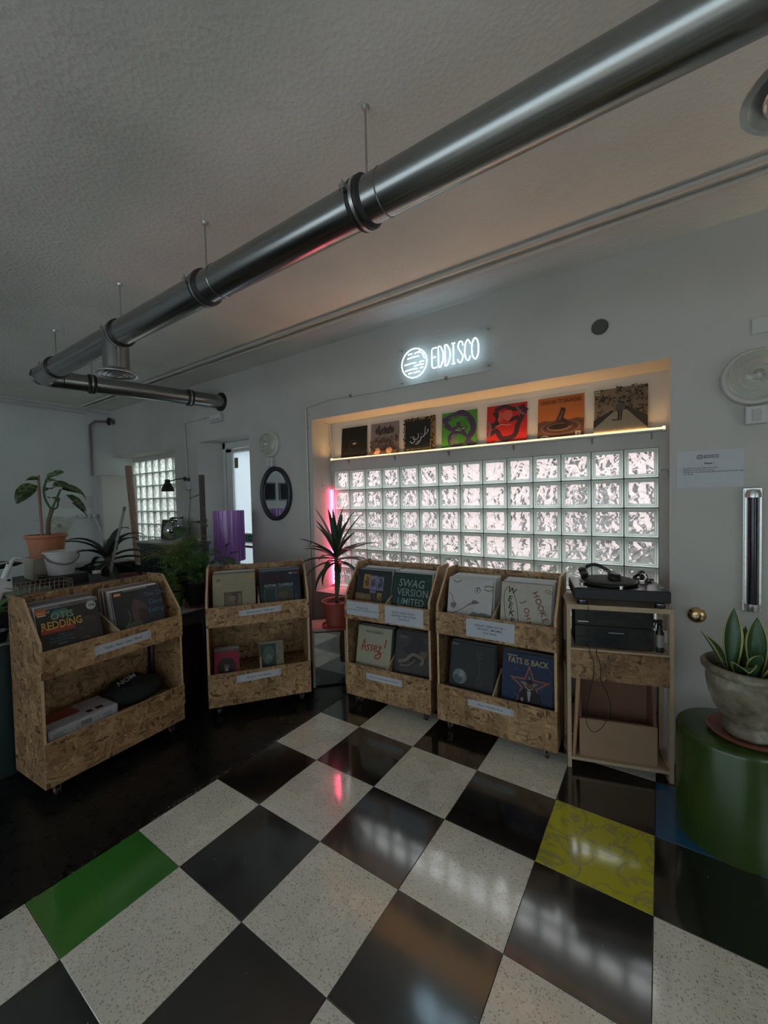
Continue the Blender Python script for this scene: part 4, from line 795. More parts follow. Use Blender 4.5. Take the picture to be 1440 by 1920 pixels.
for z,segs in [(.075,[(-.055,-.015),(.005,.05)]),(.045,[(-.06,.045)]),(-.002,[(-.09,.02),(.045,.09)]),(-.025,[(-.0,.085)]),(-.05,[(-.085,.03),(.055,.08)]),(-.078,[(-.055,-.02),(-.005,.05)])]:
    for a,b in segs: paths.append(([(CX+a,0,z),(CX+(a+b)/2,0,z+.005),(CX+b,0,z+.003)],False))
paths.append(([(CX+.045,0,.09),(CX+.08,0,.06),(CX+.095,0,.02)],False))
ntube('disc_stripes',paths)
Hh=.125
def glyph(ch,x,w=.045):
    z0,z1=-.06,.065; zm=(z0+z1)/2; r=w/2
    if ch=='E': return [([(x+w,0,z1),(x+.01,0,z1),(x,0,z1-.01),(x,0,z0+.01),(x+.01,0,z0),(x+w,0,z0)],False),([(x,0,zm+.005),(x+w*.8,0,zm+.005)],False)]
    if ch=='D': return [(catmull([(x,0,z1),(x+.02,0,z1-.002),(x+w*.95,0,z1-.04),(x+w,0,zm),(x+w*.9,0,z0+.035),(x+.018,0,z0+.001),(x,0,z0),(x,0,z0+.02),(x,0,zm),(x,0,z1-.02)],4,True),True)]
    if ch=='I': return [([(x,0,z1),(x+w*.8,0,z1)],False),([(x+w*.4,0,z1),(x+w*.4,0,z0)],False),([(x,0,z0),(x+w*.8,0,z0)],False)]
    if ch=='S': return [(catmull([(x+w,0,z1-.025),(x+w*.85,0,z1-.004),(x+w*.4,0,z1),(x+.003,0,z1-.025),(x+w*.3,0,zm+.015),(x+w*.8,0,zm-.015),(x+w,0,z0+.03),(x+w*.6,0,z0),(x+w*.15,0,z0+.004),(x,0,z0+.02)],4),False)]
    if ch=='C': return [(catmull([(x+w,0,z1-.025),(x+w*.6,0,z1),(x+w*.15,0,z1-.02),(x,0,zm),(x+w*.15,0,z0+.02),(x+w*.6,0,z0),(x+w,0,z0+.025)],4),False)]
    return [(catmull([(x+w/2,0,z1),(x+w,0,z1-.03),(x+w,0,z0+.03),(x+w/2,0,z0),(x,0,z0+.03),(x,0,z1-.03)],4,True),True)]
xx=-.055
for ch,w,zo in zip('EDDISCO',(.042,.042,.042,.034,.042,.044,.046),(-.004,0,0,0,0,0,.0)):
    ps=[([(p[0],p[1],p[2]*1.22) for p in P],c) for P,c in glyph(ch,xx,w)]
    ntube('letter',ps); xx+=w+.0145
conduit('cable','thin white power lead from the neon sign to the conduit',[(-1.02,YW-.02,2.58),(-1.01,YW-.02,2.565),(-1.0,YW-.014,2.61),(-1.1,YW-.012,2.625)],.003,[],M_wht)

# =================================================================== WALL LAMPS, MIRROR, SOCKETS
def glassy(name,rough=.1,tint=(.93,.94,.90)): return frosted(name,0,.22,tint)
M_lens=glassy('ribbed_lamp_glass')
def bulkhead(loc,R,label,rz=0,flip=False):
    t=thing('bulkhead_lamp',label,'lamp',loc,(0,0,rz))
    my=Euler((PI/2,0,0)).to_matrix().to_4x4()
    q=MB(); q.lathe([(R,0),(R,.02),(R*.95,.035),(R*.82,.045)],M_wht,40,my); q.build('base',t)
    q=MB(); q.lathe([(R*.86,.04),(R*.84,.06),(R*.7,.095),(R*.45,.125),(R*.2,.138),(.001,.14)],M_lens,36,my); q.build('glass_dome',t)
    for k in (.8,.55,.3): q=MB(); q.lathe([(R*k+.002,.055+.09*(1-k)),(R*k+.004,.062+.09*(1-k)),(R*k-.002,.064+.09*(1-k))],M_lens,36,my,cap=False); q.build('glass_ridge',t)
    q=MB(); q.lathe([(.018,.04),(.018,.06),(.024,.075),(.026,.095),(.012,.112),(.001,.114)],mat('bulb_glass',(.35,.34,.30),.25),16,my); q.build('bulb',t)
    q=MB(); q.box(-.045,.045,-.045,0,-R-.10,-R-.005,M_wht); q.build('switch_box',t,bevel=.006,smooth=False)
    q=MB(); q.box(-.018,.018,-.05,-.045,-R-.085,-R-.025,mat('switch_rocker',(.42,.42,.40),.4)); q.build('rocker',t,bevel=.002,smooth=False)
    return t
bulkhead((.42,YW,2.235),.15,'round glass bulkhead wall lamp right of the niche')
bulkhead((-3.425,YW,2.235),.135,'round glass bulkhead wall lamp above the oval mirror')
t=thing('oval_mirror','oval wall mirror in a thick dark blue black frame, hanging between door and niche','mirror',(-3.37,YW-.005,1.712))
q=MB(); a_,b_=.235,.285; N_=48
P=[]; 
ringp=[(0.0,0),(0.0,-.028),(.018,-.034),(.042,-.026),(.045,-.008)]
V=[];Fc=[]
for k in range(N_):
    a=2*PI*k/N_
    for d_,y in ringp: V.append(((a_-d_)*math.cos(a),y,(b_-d_)*math.sin(a)))
n=len(ringp)
for k in range(N_):
    for j in range(n-1): Fc.append((k*n+j,k*n+j+1,((k+1)%N_)*n+j+1,((k+1)%N_)*n+j))
q.add(V,Fc,mat('navy_black_frame',(.012,.013,.022),.45)); q.build('frame',t)
q=MB(); q.add([((a_-.04)*math.cos(2*PI*k/N_),-.010,(b_-.04)*math.sin(2*PI*k/N_)) for k in range(N_)],[tuple(range(N_))],mat('mirror_glass',(.72,.74,.76),.02,metal=1,var=0)); q.build('glass',t,smooth=False)
t=thing('wall_socket','white double socket plate high on the wall at the right edge','socket',(.485,YW,2.505)); q=MB(); q.box(-.085,.085,-.012,0,-.042,.042,M_wht); q.build('plate',t,bevel=.012,smooth=False)
q=MB(); q.lathe([(.023,0),(.023,.002),(.020,.002),(.019,-.004),(.001,-.004)],M_wht,20,T(-.0,-.013,.0,PI/2)); 
for x,z in ((-.009,-.006),(.009,-.006),(0,.01)): q.cyl((x,-.0165,z),(x,-.013,z),.003,M_ink,8)
q.build('socket_insert',t)
t=thing('wall_disc','small round dark grey cover disc on the wall above the niche','cover',(-.318,YW,2.687)); q=MB(); q.lathe([(.046,0),(.048,.008),(.042,.022),(.001,.026)],mat('dark_grey_foam',(.075,.072,.065),.8),28,T(0,0,0,PI/2)); q.build('disc',t)
t=thing('brass_knob','round brass cover knob on the wall right of the turntable','knob',(.172,YW,.918)); q=MB(); q.lathe([(.045,0),(.043,.012),(.03,.024),(.012,.028),(.001,.028)],M_brass,28,T(0,0,0,PI/2)); q.build('disc',t); q=MB(); q.cyl((0,-.027,0),(0,-.034,0),.009,M_screw,12); q.build('screw',t)
t=thing('tube_fixture','vertical chrome wall fixture with a dark tube, right edge above the snake plant','lamp',(.41,YW,1.305))
q=MB(); q.box(-.04,.04,-.012,0,-.335,.345,M_alu); q.build('back_plate',t,bevel=.01,smooth=False)
q=MB(); q.prism([(-.034,-.012),(-.034,-.03),(-.026,-.03),(-.022,-.014),(.024,-.014),(.026,-.03),(.034,-.03),(.034,-.012)],'z',-.32,.33,M_alu); q.build('reflector',t,smooth=False)
q=MB(); q.tube([(0,-.03,-.29),(0,-.03,.29)],.021,mat('dark_smoked_tube',(.012,.014,.022),.12),20); q.build('tube',t)
for z in (-.305,.31): q=MB(); q.lathe([(.034,-.02),(.034,.0),(.028,.02),(.001,.024)] if z>0 else [(.001,-.024),(.028,-.02),(.034,0),(.034,.02)],M_alu,20,T(0,-.028,z)); q.build('end_cap',t)
# uplighter just past the right edge of the frame
t=thing('wall_uplighter','small warm wall uplighter beyond the right edge, washing the ceiling','lamp',(1.55,YW,2.35)); q=MB(); q.lathe([(.001,-.06),(.05,-.05),(.08,.05),(.075,.05),(.045,-.045)],M_wht,24,T(0,-.09,0),cap=False); q.box(-.03,.03,-.02,0,-.05,.05,M_wht); q.build('lamp_shade',t)
ld=bpy.data.lights.new('uplighter_bulb','POINT'); ld.energy=9; ld.color=(1,.72,.42); ld.shadow_soft_size=.03; lo=bpy.data.objects.new('uplighter_bulb',ld); lo.location=(1.55,YW-.09,2.37); COL.objects.link(lo)
# wall notice
t=thing('wall_notice','white paper notice in house logo print, taped right of the niche','notice',(.078,YW-.001,1.655)); q=MB(); q.box(0,.297,-.0006,0,0,.21,mat('notice_paper',(.50,.505,.53),.6,var=.02)); q.build('sheet',t,smooth=False)
p=Print(.297,.21,-.0008); ca=[(.36+.045*math.cos(a),.83+.058*math.sin(a)) for a in [2*PI*k/20 for k in range(20)]]; p.stroke(ca,.008,M_ink,closed=True)
for k in range(4): p.stroke([(.325,.80+k*.022),(.395,.80+k*.022)],.005,M_ink,False)
p.text('EDDISCO',.42,.79,.125,M_ink,sx=.6,bold=.01); p.text('Please !',.5,.63,.07,M_ink,align='CENTER',bold=.02)
for k,s in enumerate(['-  Consider our tiny shop stock space','-  Return records to their sleeves','-  Handle the records and turntable with care and ask for help','    if in doubt']): p.text(s,.07,.52-k*.055,.052,M_ink)
p.build('printing',t)
# hooks and pink tube in the niche
def hook(loc,s,label):
    t=thing('wall_hook',label,'hook',loc); q=MB(); q.tube(catmull([(0,0,0),(s*.03,-.015,.004),(s*.045,-.03,-.02),(s*.045,-.035,-.05),(s*.03,-.035,-.06),(s*.018,-.03,-.05)],5),.0028,M_gal,7); q.cyl((0,.0,-.015),(0,.0,.015),.006,M_wht,8); q.build('hook',t); return t
hook((-.005,3.2265,1.775),1,'small bent metal hook at the right end of the glass blocks'); hook((-2.838,3.09,1.775),1,'small bent metal hook above the pink tube in the left niche jamb')
t=thing('pink_tube','glowing pink vertical light tube in the left corner of the niche','lamp'); q=MB(); q.tube([(-2.822,3.20,.76),(-2.822,3.20,1.745)],.0055,emat('pink_led',(1,.06,.16),60),10); q.build('tube',t)
for z in (.752,1.748): q=MB(); q.cyl((-2.822,3.20,z-.008),(-2.822,3.20,z+.008),.010,M_wht,10); q.build('end_cap',t)
# =================================================================== TURNTABLE STAND
def P16(x,y,z): return None
CB=thing('turntable_stand','pale pine and OSB stand holding the turntable and the stereo units','stand',(-.462,2.585,0),(0,0,rad(16)))
WC=.545; DC=.225
for x in (0,WC-.022):
    q=MB(); q.box(x,x+.022,0,.04,0,.957,M_pine); q.box(x,x+.022,DC-.04,DC,0,.93,M_pine); q.box(x,x+.022,.04,DC-.04,.05,.09,M_pine); q.box(x,x+.022,.04,.36,.93,.957,M_pine); q.box(x,x+.022,.04,DC-.04,.58,.71,M_osb)
    q.build('side_frame',CB,smooth=False,bevel=.0015)
q=MB(); q.box(0,WC,.0,.37,.957,.985,M_pine); q.build('top_board',CB,smooth=False,bevel=.0015)
q=MB(); q.box(.022,WC-.022,.006,DC,.71,.724,M_pine); q.build('equipment_shelf',CB,smooth=False,bevel=.0015)
q=MB(); q.box(.022,WC-.022,-.002,.012,.545,.712,M_osb2); q.build('front_panel',CB,smooth=False)
q=MB(); q.box(.022,WC-.022,.0,DC,.05,.068,M_pine); q.build('bottom_shelf',CB,smooth=False,bevel=.0015)
q=MB(); q.box(.022,WC-.022,DC-.02,DC-.01,.1,.30,M_mdfd); q.build('back_rail',CB,smooth=False)
for x in (.1,.42): q=MB(); q.cyl((x,-.004,.56),(x,-.001,.56),.003,M_screw,8); q.build('screw',CB)
t=thing('wooden_crate','open-topped MDF crate tucked under the front panel of the turntable stand','crate'); t.matrix_world=CB.matrix_world if False else Matrix.Translation((-.462,2.585,0))@Euler((0,0,rad(16))).to_matrix().to_4x4()@T(.068,.03,.068)
q=MB(); q.box(0,.405,0,.014,0,.225,M_mdf); q.build('front',t,smooth=False,bevel=.001)
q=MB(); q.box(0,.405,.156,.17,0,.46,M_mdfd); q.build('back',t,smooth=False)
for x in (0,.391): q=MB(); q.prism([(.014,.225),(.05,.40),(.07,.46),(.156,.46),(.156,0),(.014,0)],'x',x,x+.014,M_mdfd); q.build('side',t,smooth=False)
q=MB(); q.box(.014,.391,.014,.156,.15,.16,mat('crate_shelf',(.30,.25,.21),.5)); q.build('inner_shelf',t,smooth=False)
q=MB(); q.box(.014,.391,.014,.156,.0,.012,M_mdf); q.build('bottom',t,smooth=False)
t=thing('wood_batten','pale round-edged wooden batten leaning inside the left of the turntable stand','batten'); t.matrix_world=Matrix.Translation((-.462,2.585,0))@Euler((0,0,rad(16))).to_matrix().to_4x4()
q=MB(); q.tube([(.034,.02,.069),(.05,.02,.3),(.062,.018,.54)],[.011,.011,.013],mat('orange_pine',(.40,.22,.12),.5),10); q.build('batten',t)
CM=Matrix.Translation((-.462,2.585,0))@Euler((0,0,rad(16))).to_matrix().to_4x4()
# stereo units
M_disp=mat('dark_display',(.008,.012,.014),.12)
def unit(z,h,label,kind):
    t=thing('stereo_unit',label,'stereo'); t.matrix_world=CM@T(.05,.03,z); w=.405
    q=MB(); q.box(0,w,.006,.185,0,h,M_blkm); q.build('housing',t,smooth=False,bevel=.002)
    q=MB(); q.box(0,w,0,.006,.002,h-.002,mat('black_gloss_front',(.012,.012,.013),.25)); q.build('front_plate',t,smooth=False,bevel=.001)
    if kind==0:
        q=MB(); q.box(.10,.265,-.002,0,.045,h-.02,M_disp); q.build('display',t,smooth=False)
        for k in range(6): q=MB(); q.box(.285+k*.018,.298+k*.018,-.003,0,.06,.068,M_blkm); q.build('button',t,smooth=False)
        q=MB(); q.box(.012,.07,-.004,0,.02,.026,M_alu); q.build('logo_strip',t,smooth=False)
    else:
        q=MB(); q.box(.10,.275,-.002,0,.065,h-.012,M_disp); q.box(.10,.275,-.002,0,.012,.058,M_disp); q.build('cassette_doors',t,smooth=False)
        q=MB(); q.box(.175,.255,-.004,-.002,h-.035,h-.032,M_alu); q.build('slot_line',t,smooth=False)
        q=MB(); q.lathe([(.03,0),(.028,-.012),(.001,-.013)],M_blk,28,T(.345,-.001,.075,-PI/2,0,0)@Matrix.Scale(-1,4,(0,0,1))); q.build('volume_knob',t)
        for k in range(4): q=MB(); q.box(.02+k*.018,.034+k*.018,-.003,0,.02,.028,M_blkm); q.build('button',t,smooth=False)
        q=MB(); q.box(.0,w,-.0015,0,.06,.0625,M_blk); q.build('trim_line',t,smooth=False)
    q=MB(); 
    for x in (.03,w-.03): q.cyl((x,.04,-.006),(x,.04,0),.012,M_rub,12)
    return t
unit(.730,.125,'black stereo unit with knob and cassette doors, lower of the two in the turntable stand',1); unit(.857,.095,'black stereo unit with dark display, upper of the two in the turntable stand',0)
t=thing('cleaning_bottle','small dark spray bottle with pale label on the shelf right of the stereo units','bottle'); t.matrix_world=CM@T(.492,.06,.724)
q=MB(); q.lathe([(.001,0),(.021,.0),(.022,.01),(.022,.11),(.012,.13),(.011,.14)],M_blk,20); q.build('bottle_body',t); q=MB(); q.lathe([(.013,.138),(.013,.155),(.009,.16),(.009,.17)],M_blk,14); q.box(-.03,.012,-.008,.008,.165,.182,M_blk); q.tube([(-.02,0,.165),(-.026,0,.14)],.004,M_blk,6); q.build('spray_head',t)
q=MB(); q.lathe([(.0225,.03),(.0225,.10)],mat('bottle_label',(.28,.28,.26),.5),12,Matrix.Identity(4),cap=False,a0=-PI*.85,a1=-PI*.25); o=q.build('bottle_label',t); 
q=MB(); q.cyl((-.028,.0,.0),(-.028,.0,.12),.004,M_brass,8); q.build('brass_pin',t)
conduit('cable','thin black cable looping down in front of the turntable stand',[CM@Vector(p) for p in catmull([(.12,.09,.99),(.115,-.012,.96),(.118,-.016,.72),(.135,-.018,.68),(.14,-.02,.6),(.12,-.02,.48),(.10,-.02,.37),(.10,-.022,.29),(.135,-.022,.245),(.18,-.022,.28),(.22,-.02,.36),(.225,-.02,.43),(.20,-.02,.5),(.175,-.018,.56),(.178,-.018,.63),(.155,-.016,.70),(.16,.01,.728)],5)],.0022,[],M_blk)
# turntable
TM=Matrix.Translation((-.42,2.59,.985))@Euler((0,0,rad(15))).to_matrix().to_4x4()
t=thing('turntable','black record player with strobe lamp on top of the pine stand','turntable'); t.matrix_world=TM; w,dp=.485,.345
q=MB(); q.box(0,w,0,dp,.035,.098,M_blkm); q.build('plinth',t,smooth=False,bevel=.006)
q=MB(); q.box(.004,w-.004,.004,dp-.004,.098,.101,mat('satin_black_deck',(.018,.018,.019),.28)); q.build('top_plate',t,smooth=False,bevel=.001)
for x in (.045,w-.045):
    for y in (.04,dp-.04): q=MB(); q.lathe([(.001,0),(.026,0),(.028,.008),(.028,.02),(.02,.036)],M_rub,20,T(x,y,0)); q.lathe([(.0285,.022),(.0285,.025)],M_screw,20,T(x,y,0),cap=False); q.build('foot',t)
q=MB(); q.lathe([(.001,.105),(.150,.105),(.158,.107),(.160,.118),(.155,.124),(.001,.124)],mat('platter_metal',(.03,.03,.032),.3,metal=.6),56,T(.205,.175,0)); pl=q.build('platter',t)
q=MB(); q.lathe([(.001,.1242),(.148,.1242),(.150,.1255),(.148,.127),(.001,.127)],mat('felt_slipmat',(.028,.028,.029),.9),48,T(.205,.175,0)); q.build('slipmat',pl)
q=MB(); q.lathe([(.001,.0),(.013,0),(.013,.022),(.011,.024),(.001,.024)],M_screw,16,T(.045,.045,.101)); q.box(.02,.07,.02,.035,.101,.107,M_alu); q.build('strobe_lamp',t)
q=MB(); q.lathe([(.012,0),(.012,.016),(.001,.017)],M_alu,16,T(.243,.012,.101)); q.build('start_button',t)
q=MB(); q.lathe([(.001,0),(.038,0),(.038,.012),(.022,.016),(.022,.038),(.012,.045),(.001,.046)],M_blk,28,T(.415,.26,.101)); q.box(.395,.43,.245,.275,.13,.15,M_blk); ta=q.build('tonearm_base',t)
q=MB(); q.tube([(.415,.31,.148),(.415,.26,.146),(.41,.18,.143),(.385,.11,.139),(.365,.085,.136)],.005,M_alu,8); q.build('tonearm',ta); q=MB(); q.lathe([(.016,0),(.018,.006),(.018,.03),(.001,.03)],M_blk,18,T(.415,.30,.148,-PI/2)); q.build('counterweight',ta)
q=MB(); q.box(.35,.372,.062,.088,.128,.142,M_alu); q.build('headshell',ta,smooth=False)
q=MB(); q.box(.452,.468,.03,.14,.101,.103,M_blk); q.box(.450,.470,.078,.09,.103,.108,M_screw); q.build('pitch_slider',t,smooth=False)
# headphones lying on the platter
t=thing('headphones','black over-ear headphones lying on the turntable platter','headphones'); t.matrix_world=TM@T(.125,.16,.127)
for x,y,z,rx,ry in ((-.055,.0,.038,.2,1.2),(.11,-.005,.022,.1,.15)):
    Mx=T(x,y,z,rx,ry); q=MB(); q.lathe([(.02,-.022),(.034,-.02),(.038,-.008),(.036,.0)],mat('leatherette_black',(.012,.012,.012),.5),24,Mx); o=q.build('ear_pad',t)
    q=MB(); q.lathe([(.036,.0),(.037,.008),(.028,.02),(.001,.024)],M_blk,24,Mx); q.build('ear_cup',t)
q=MB(); q.tube(catmull([(-.055,.02,.045),(-.03,.035,.072),(.01,.04,.082),(.05,.03,.07),(.10,.015,.038)],6),[.009]+[.012]*23+[.008] if False else .0105,M_blkm,10); q.build('headband',t); q=MB(); q.tube([(.06,.01,.053),(.12,.0,.047)],.002,M_alu,6); q.build('metal_trim',t)
# small cartridge and brush pile
t=thing('record_clamp_tool','small black and silver cartridge holder lying at the back of the turntable','tool'); t.matrix_world=TM@T(.37,.29,.12); 
q=MB(); q.tube(catmull([(0,0,0),(.03,.005,.02),(.06,0,0),(.03,-.005,-.012)],6,True),.01,M_blk,8,closed=True); q.build('ring',t); q=MB(); q.tube([(.03,-.02,.005),(.055,-.04,-.008)],.005,M_screw,8); q.box(.05,.1,-.02,.01,-.012,.0,M_blk); q.build('clip',t)

# =================================================================== POTS AND PLANTS
def pot(name,parent,r0,r1,h,m,rim=.012,rimh=.03,seg=40,M=None,soil=True):
    q=MB(); q.lathe([(.001,0),(r0,0),(r0+(r1-r0)*.95,h-rimh),(r1+rim,h-rimh),(r1+rim*1.1,h),(r1-.004,h),(r1-.008,h-.03),(r1-.012,h-.035)],m,seg,M,cap=False); o=q.build(name,parent)
    if soil:
        q=MB(); q.lathe([(.001,h-.028),(r1*.5,h-.022),(r1-.009,h-.03)],M_soil,seg,M,cap=False); q.build('soil',parent)
    return o
def blade(L_,w,droop,fold=.25,n=9,tipw=.0,base=.55,up=0,thick=0):
    """leaf blade along +x in local frame rising then drooping; returns verts, faces"""
    V=[];Fc=[]
    x=z=0.0; ang=up
    for i in range(n+1):
        t=i/n; ww=w*(base+(1-base)*min(1,t*3))*(1-t**2.2)**.8 if i<n else 0.0005
        nx,nz=-math.sin(ang),math.cos(ang); f=fold*ww
        V+=[(x+nx*f,-ww/2,z+nz*f),(x,0,z),(x+nx*f,ww/2,z+nz*f)]
        x+=L_/n*math.cos(ang); z+=L_/n*math.sin(ang); ang-=droop/n*(0.5+t*1.2)
    for i in range(n):
        a=i*3; Fc+=[(a,a+1,a+4,a+3),(a+1,a+2,a+5,a+4)]
    return V,Fc
def leaf_part(parent,name,Mx,m,**k):
    V,Fc=blade(**k); q=MB(); q.add(V,Fc,m,Mx); return q.build(name,parent,angle=60)
# --- stool and yucca
t=thing('plant_stool','pale wooden plant stand with a mirror front, between two record racks','stand',(-2.505,2.535,0),(0,0,rad(45)))
q=MB(); q.box(0,.30,0,.30,.485,.51,mat('pinkish_birch',(.50,.40,.33),.45)); q.build('top',t,smooth=False,bevel=.006)
for x,y in ((0,0),(.28,0),(0,.28),(.28,.28)): q=MB(); q.box(x,x+.02,y,y+.02,0,.485,mat('cream_leg',(.42,.39,.32),.5)); q.build('leg',t,smooth=False,bevel=.001)
q=MB(); q.box(.02,.28,.004,.012,.015,.475,mat('mirror_panel',(.50,.53,.52),.06,metal=1,var=.04)); q.build('mirror_panel',t,smooth=False)
q=MB(); q.box(.0,.008,.02,.28,.015,.475,mat('stand_side',(.40,.36,.30),.5)); q.build('side_panel',t,smooth=False)
YP=Vector((-2.37,2.715,.51))
yu=thing('potted_yucca','tall yucca with spiky dark leaves in a red terracotta pot on the stand','plant',YP)
q=MB(); q.lathe([(.001,0),(.115,0),(.13,.008),(.135,.028),(.128,.03),(.122,.012),(.001,.01)],M_terra2,44,cap=False); q.build('saucer',yu)
pot('pot',yu,.092,.125,.225,M_terra2,.006,.012,M=T(0,0,.012))
q=MB(); tr=[(.0,0,.2),(.004,0,.3),(.0,.002,.42),(.006,0,.52),(.005,0,.66)]; pts=catmull(tr,8); q.tube(pts,[.017+.0035*((k%3)-1)*.6 for k in range(len(pts))],M_stem,12)
r=random.Random(4)
for k in range(34): a=r.random()*2*PI; z=.26+.36*r.random(); q.add([(.015*math.cos(a),.015*math.sin(a),z),(.015*math.cos(a+.3),.015*math.sin(a+.3),z),(.036*math.cos(a),.036*math.sin(a),z-.012)],[(0,1,2)],M_stem)
q.build('trunk',yu)
r=random.Random(11); n=32
M_yl=mat('yucca_leaf',(.030,.062,.034),.35,var=.25,scale=6)
for k in range(n):
    f=k/n; az=k*2.39996+.2; up=1.45-1.9*f+r.uniform(-.12,.12); Lk=.46*(.72+.35*r.random())*(1 if f<.85 else .8)
    Mx=T(.005,0,.66-.10*f)@Euler((0,0,az)).to_matrix().to_4x4()
    leaf_part(yu,'leaf',Mx,M_yl,L_=Lk,w=.056,droop=.25+1.25*f**1.6,fold=.28,n=9,base=.45,up=up)
# --- green planter and snake plant
gp=thing('green_planter','large glossy green cylindrical plinth with rounded top edge, right foreground','plinth',(.283,2.478,0))
M_gp=mat('glossy_green_lacquer',(.026,.055,.008),.26,var=.1,scale=5,coat=.15)
q=MB(); R0=.222; q.lathe([(.001,0),(R0,0),(R0,.48),(R0-.003,.493),(R0-.010,.502),(R0-.02,.506),(.001,.506)],M_gp,96); q.build('drum',gp,angle=50)
sp=thing('potted_snake_plant','variegated snake plant in a rough clay pot on a saucer atop the green plinth','plant',(.335,2.45,.506))
q=MB(); q.lathe([(.001,0),(.125,0),(.148,.012),(.158,.026),(.152,.027),(.14,.016),(.12,.008),(.001,.008)],mat('saucer_terracotta',(.23,.085,.055),.5),64,cap=False); q.build('saucer',sp)
def claymat():
    m,nt,b=nm('weathered_clay'); N=nt.nodes; L=nt.links; tc=N.new('ShaderNodeTexCoord')
    n=N.new('ShaderNodeTexNoise'); n.inputs['Scale'].default_value=7; n.inputs['Detail'].default_value=9; n.inputs['Roughness'].default_value=.65; L.new(tc.outputs['Object'],n.inputs['Vector'])
    r=ramp(nt,[(.36,(.085,.068,.045)),(.47,(.17,.145,.10)),(.56,(.21,.185,.135)),(.66,(.36,.34,.28))]); L.new(n.outputs['Fac'],r.inputs[0]); L.new(r.outputs[0],b.inputs['Base Color']); b.inputs['Roughness'].default_value=.9
    bp=N.new('ShaderNodeBump'); bp.inputs['Strength'].default_value=.5; bp.inputs['Distance'].default_value=.006; L.new(n.outputs['Fac'],bp.inputs['Height']); L.new(bp.outputs[0],b.inputs['Normal']); return m
M_clay=claymat()
pr=[(.001,.009),(.088,.009),(.098,.02),(.094,.045),(.088,.06),(.105,.085),(.130,.13),(.148,.18),(.158,.23),(.160,.262),(.154,.28),(.155,.288),(.168,.296),(.178,.308),(.179,.322),(.170,.332),(.158,.332),(.150,.32),(.146,.30),(.145,.285)]
q=MB(); q.lathe(pr,M_clay,72,cap=False); pt=q.build('clay_pot',sp,angle=60)
q=MB(); q.lathe([(.001,.285),(.08,.288),(.145,.285)],M_soil,36,cap=False); q.build('soil',sp)
M_sn=mat('snake_leaf_green',(.035,.085,.035),.35,var=.35,scale=40); M_sy=mat('snake_leaf_yellow_edge',(.42,.42,.14),.4)
def snake(x,y,az,up,L_,w,droop,tw=0):
    q=MB(); n=12
    Mx=T(x,y,.29)@Euler((0,0,az)).to_matrix().to_4x4(); V=[];Fy=[];Fg=[]; px=pz=0; ang=up
    for i in range(n+1):
        t_=i/n; ww=w*(.35+.65*math.sin(min(1,t_*1.7)*PI/2))*(1-max(0,(t_-.45)/.55)**2.4) if i<n else .001
        nx,nz=-math.sin(ang),math.cos(ang)
        for s,f in ((-1,.22),(-.80,.12),(-.35,.02),(.35,.02),(.80,.12),(1,.22)): V.append((px+nx*f*ww,s*ww/2,pz+nz*f*ww))
        px+=L_/n*math.cos(ang); pz+=L_/n*math.sin(ang); ang-=droop/n
    for i in range(n):
        for j in range(5): (Fy if j in (0,4) else Fg).append((i*6+j,i*6+j+1,i*6+6+j+1,i*6+6+j))
    q.add(V,Fg,M_sn,Mx); o0=len(q.v); q.add(V,Fy,M_sy,Mx); o=q.build('leaf',sp,angle=70); m=o.modifiers.new('solid','SOLIDIFY'); m.thickness=.0022
F_=math.radians
# azimuth 0 = +x (right); leaf faces are turned to the room
for a in [(-.065,-.03,F_(250),1.50,.30,.078,-.35),(.02,-.035,F_(262),1.42,.275,.085,-.25),(-.02,.02,F_(280),1.45,.22,.05,.0),(-.04,-.06,F_(275),1.15,.17,.085,1.5),(.0,-.075,F_(285),1.3,.15,.06,.4),
          (-.09,.0,F_(185),1.15,.19,.05,.1),(.06,-.03,F_(10),.55,.20,.075,.35),(.04,-.06,F_(320),.95,.20,.07,.2),(.07,.03,F_(25),.8,.22,.05,.2),(-.07,.04,F_(140),1.0,.16,.045,.3),(.11,.0,F_(330),1.0,.2,.06,.3)]: snake(*a)
# =================================================================== LEFT BACKGROUND
M_dark=mat('dark_stained_wood',(.022,.018,.017),.5,var=.2); M_dk2=mat('near_black_laminate',(.012,.012,.014),.4)
def simple(name,label,cat,parts,loc=(0,0,0),rz=0):
    t=thing(name,label,cat,loc,(0,0,rz))
    for n,b,m,bv in parts: q=MB(); q.box(*b,m); q.build(n,t,smooth=False,bevel=bv)
    return t
tb=simple('side_table','dark table with a pale worktop standing between the two left racks and the window','table',[('tabletop',(-4.9,-3.42,1.62,2.29,.675,.70),mat('pale_worktop',(.38,.38,.35),.4),.003)]+[('leg',(x,x+.05,y,y+.05,0,.675),M_dark,.002) for x in (-4.88,-3.49) for y in (1.64,2.22)]+[('apron',(-4.86,-3.46,1.64,1.66,.56,.675),M_dark,0),('apron',(-3.46,-3.44,1.66,2.25,.56,.675),mat('blue_black_apron',(.02,.04,.06),.4),0),('lower_shelf',(-4.86,-3.46,1.66,2.25,.2,.22),M_dark,0)])
t=simple('suitcase','dark red black case standing on the floor behind the gap of the two left racks','case',[('case_body',(-.09,.09,-.22,.22,.03,.645),mat('dark_red_case',(.016,.008,.008),.3),.02)],(-3.25,1.72,0))
q=MB(); q.tube(catmull([(0,-.12,.645),(0,-.1,.672),(0,0,.682),(0,.1,.672),(0,.12,.645)],5),.007,M_blk,8); q.build('handle',t)
for y in (-.17,.17): q=MB(); q.cyl((-.05,y,.018),(.05,y,.018),.017,M_rub,12); q.build('wheel',t)
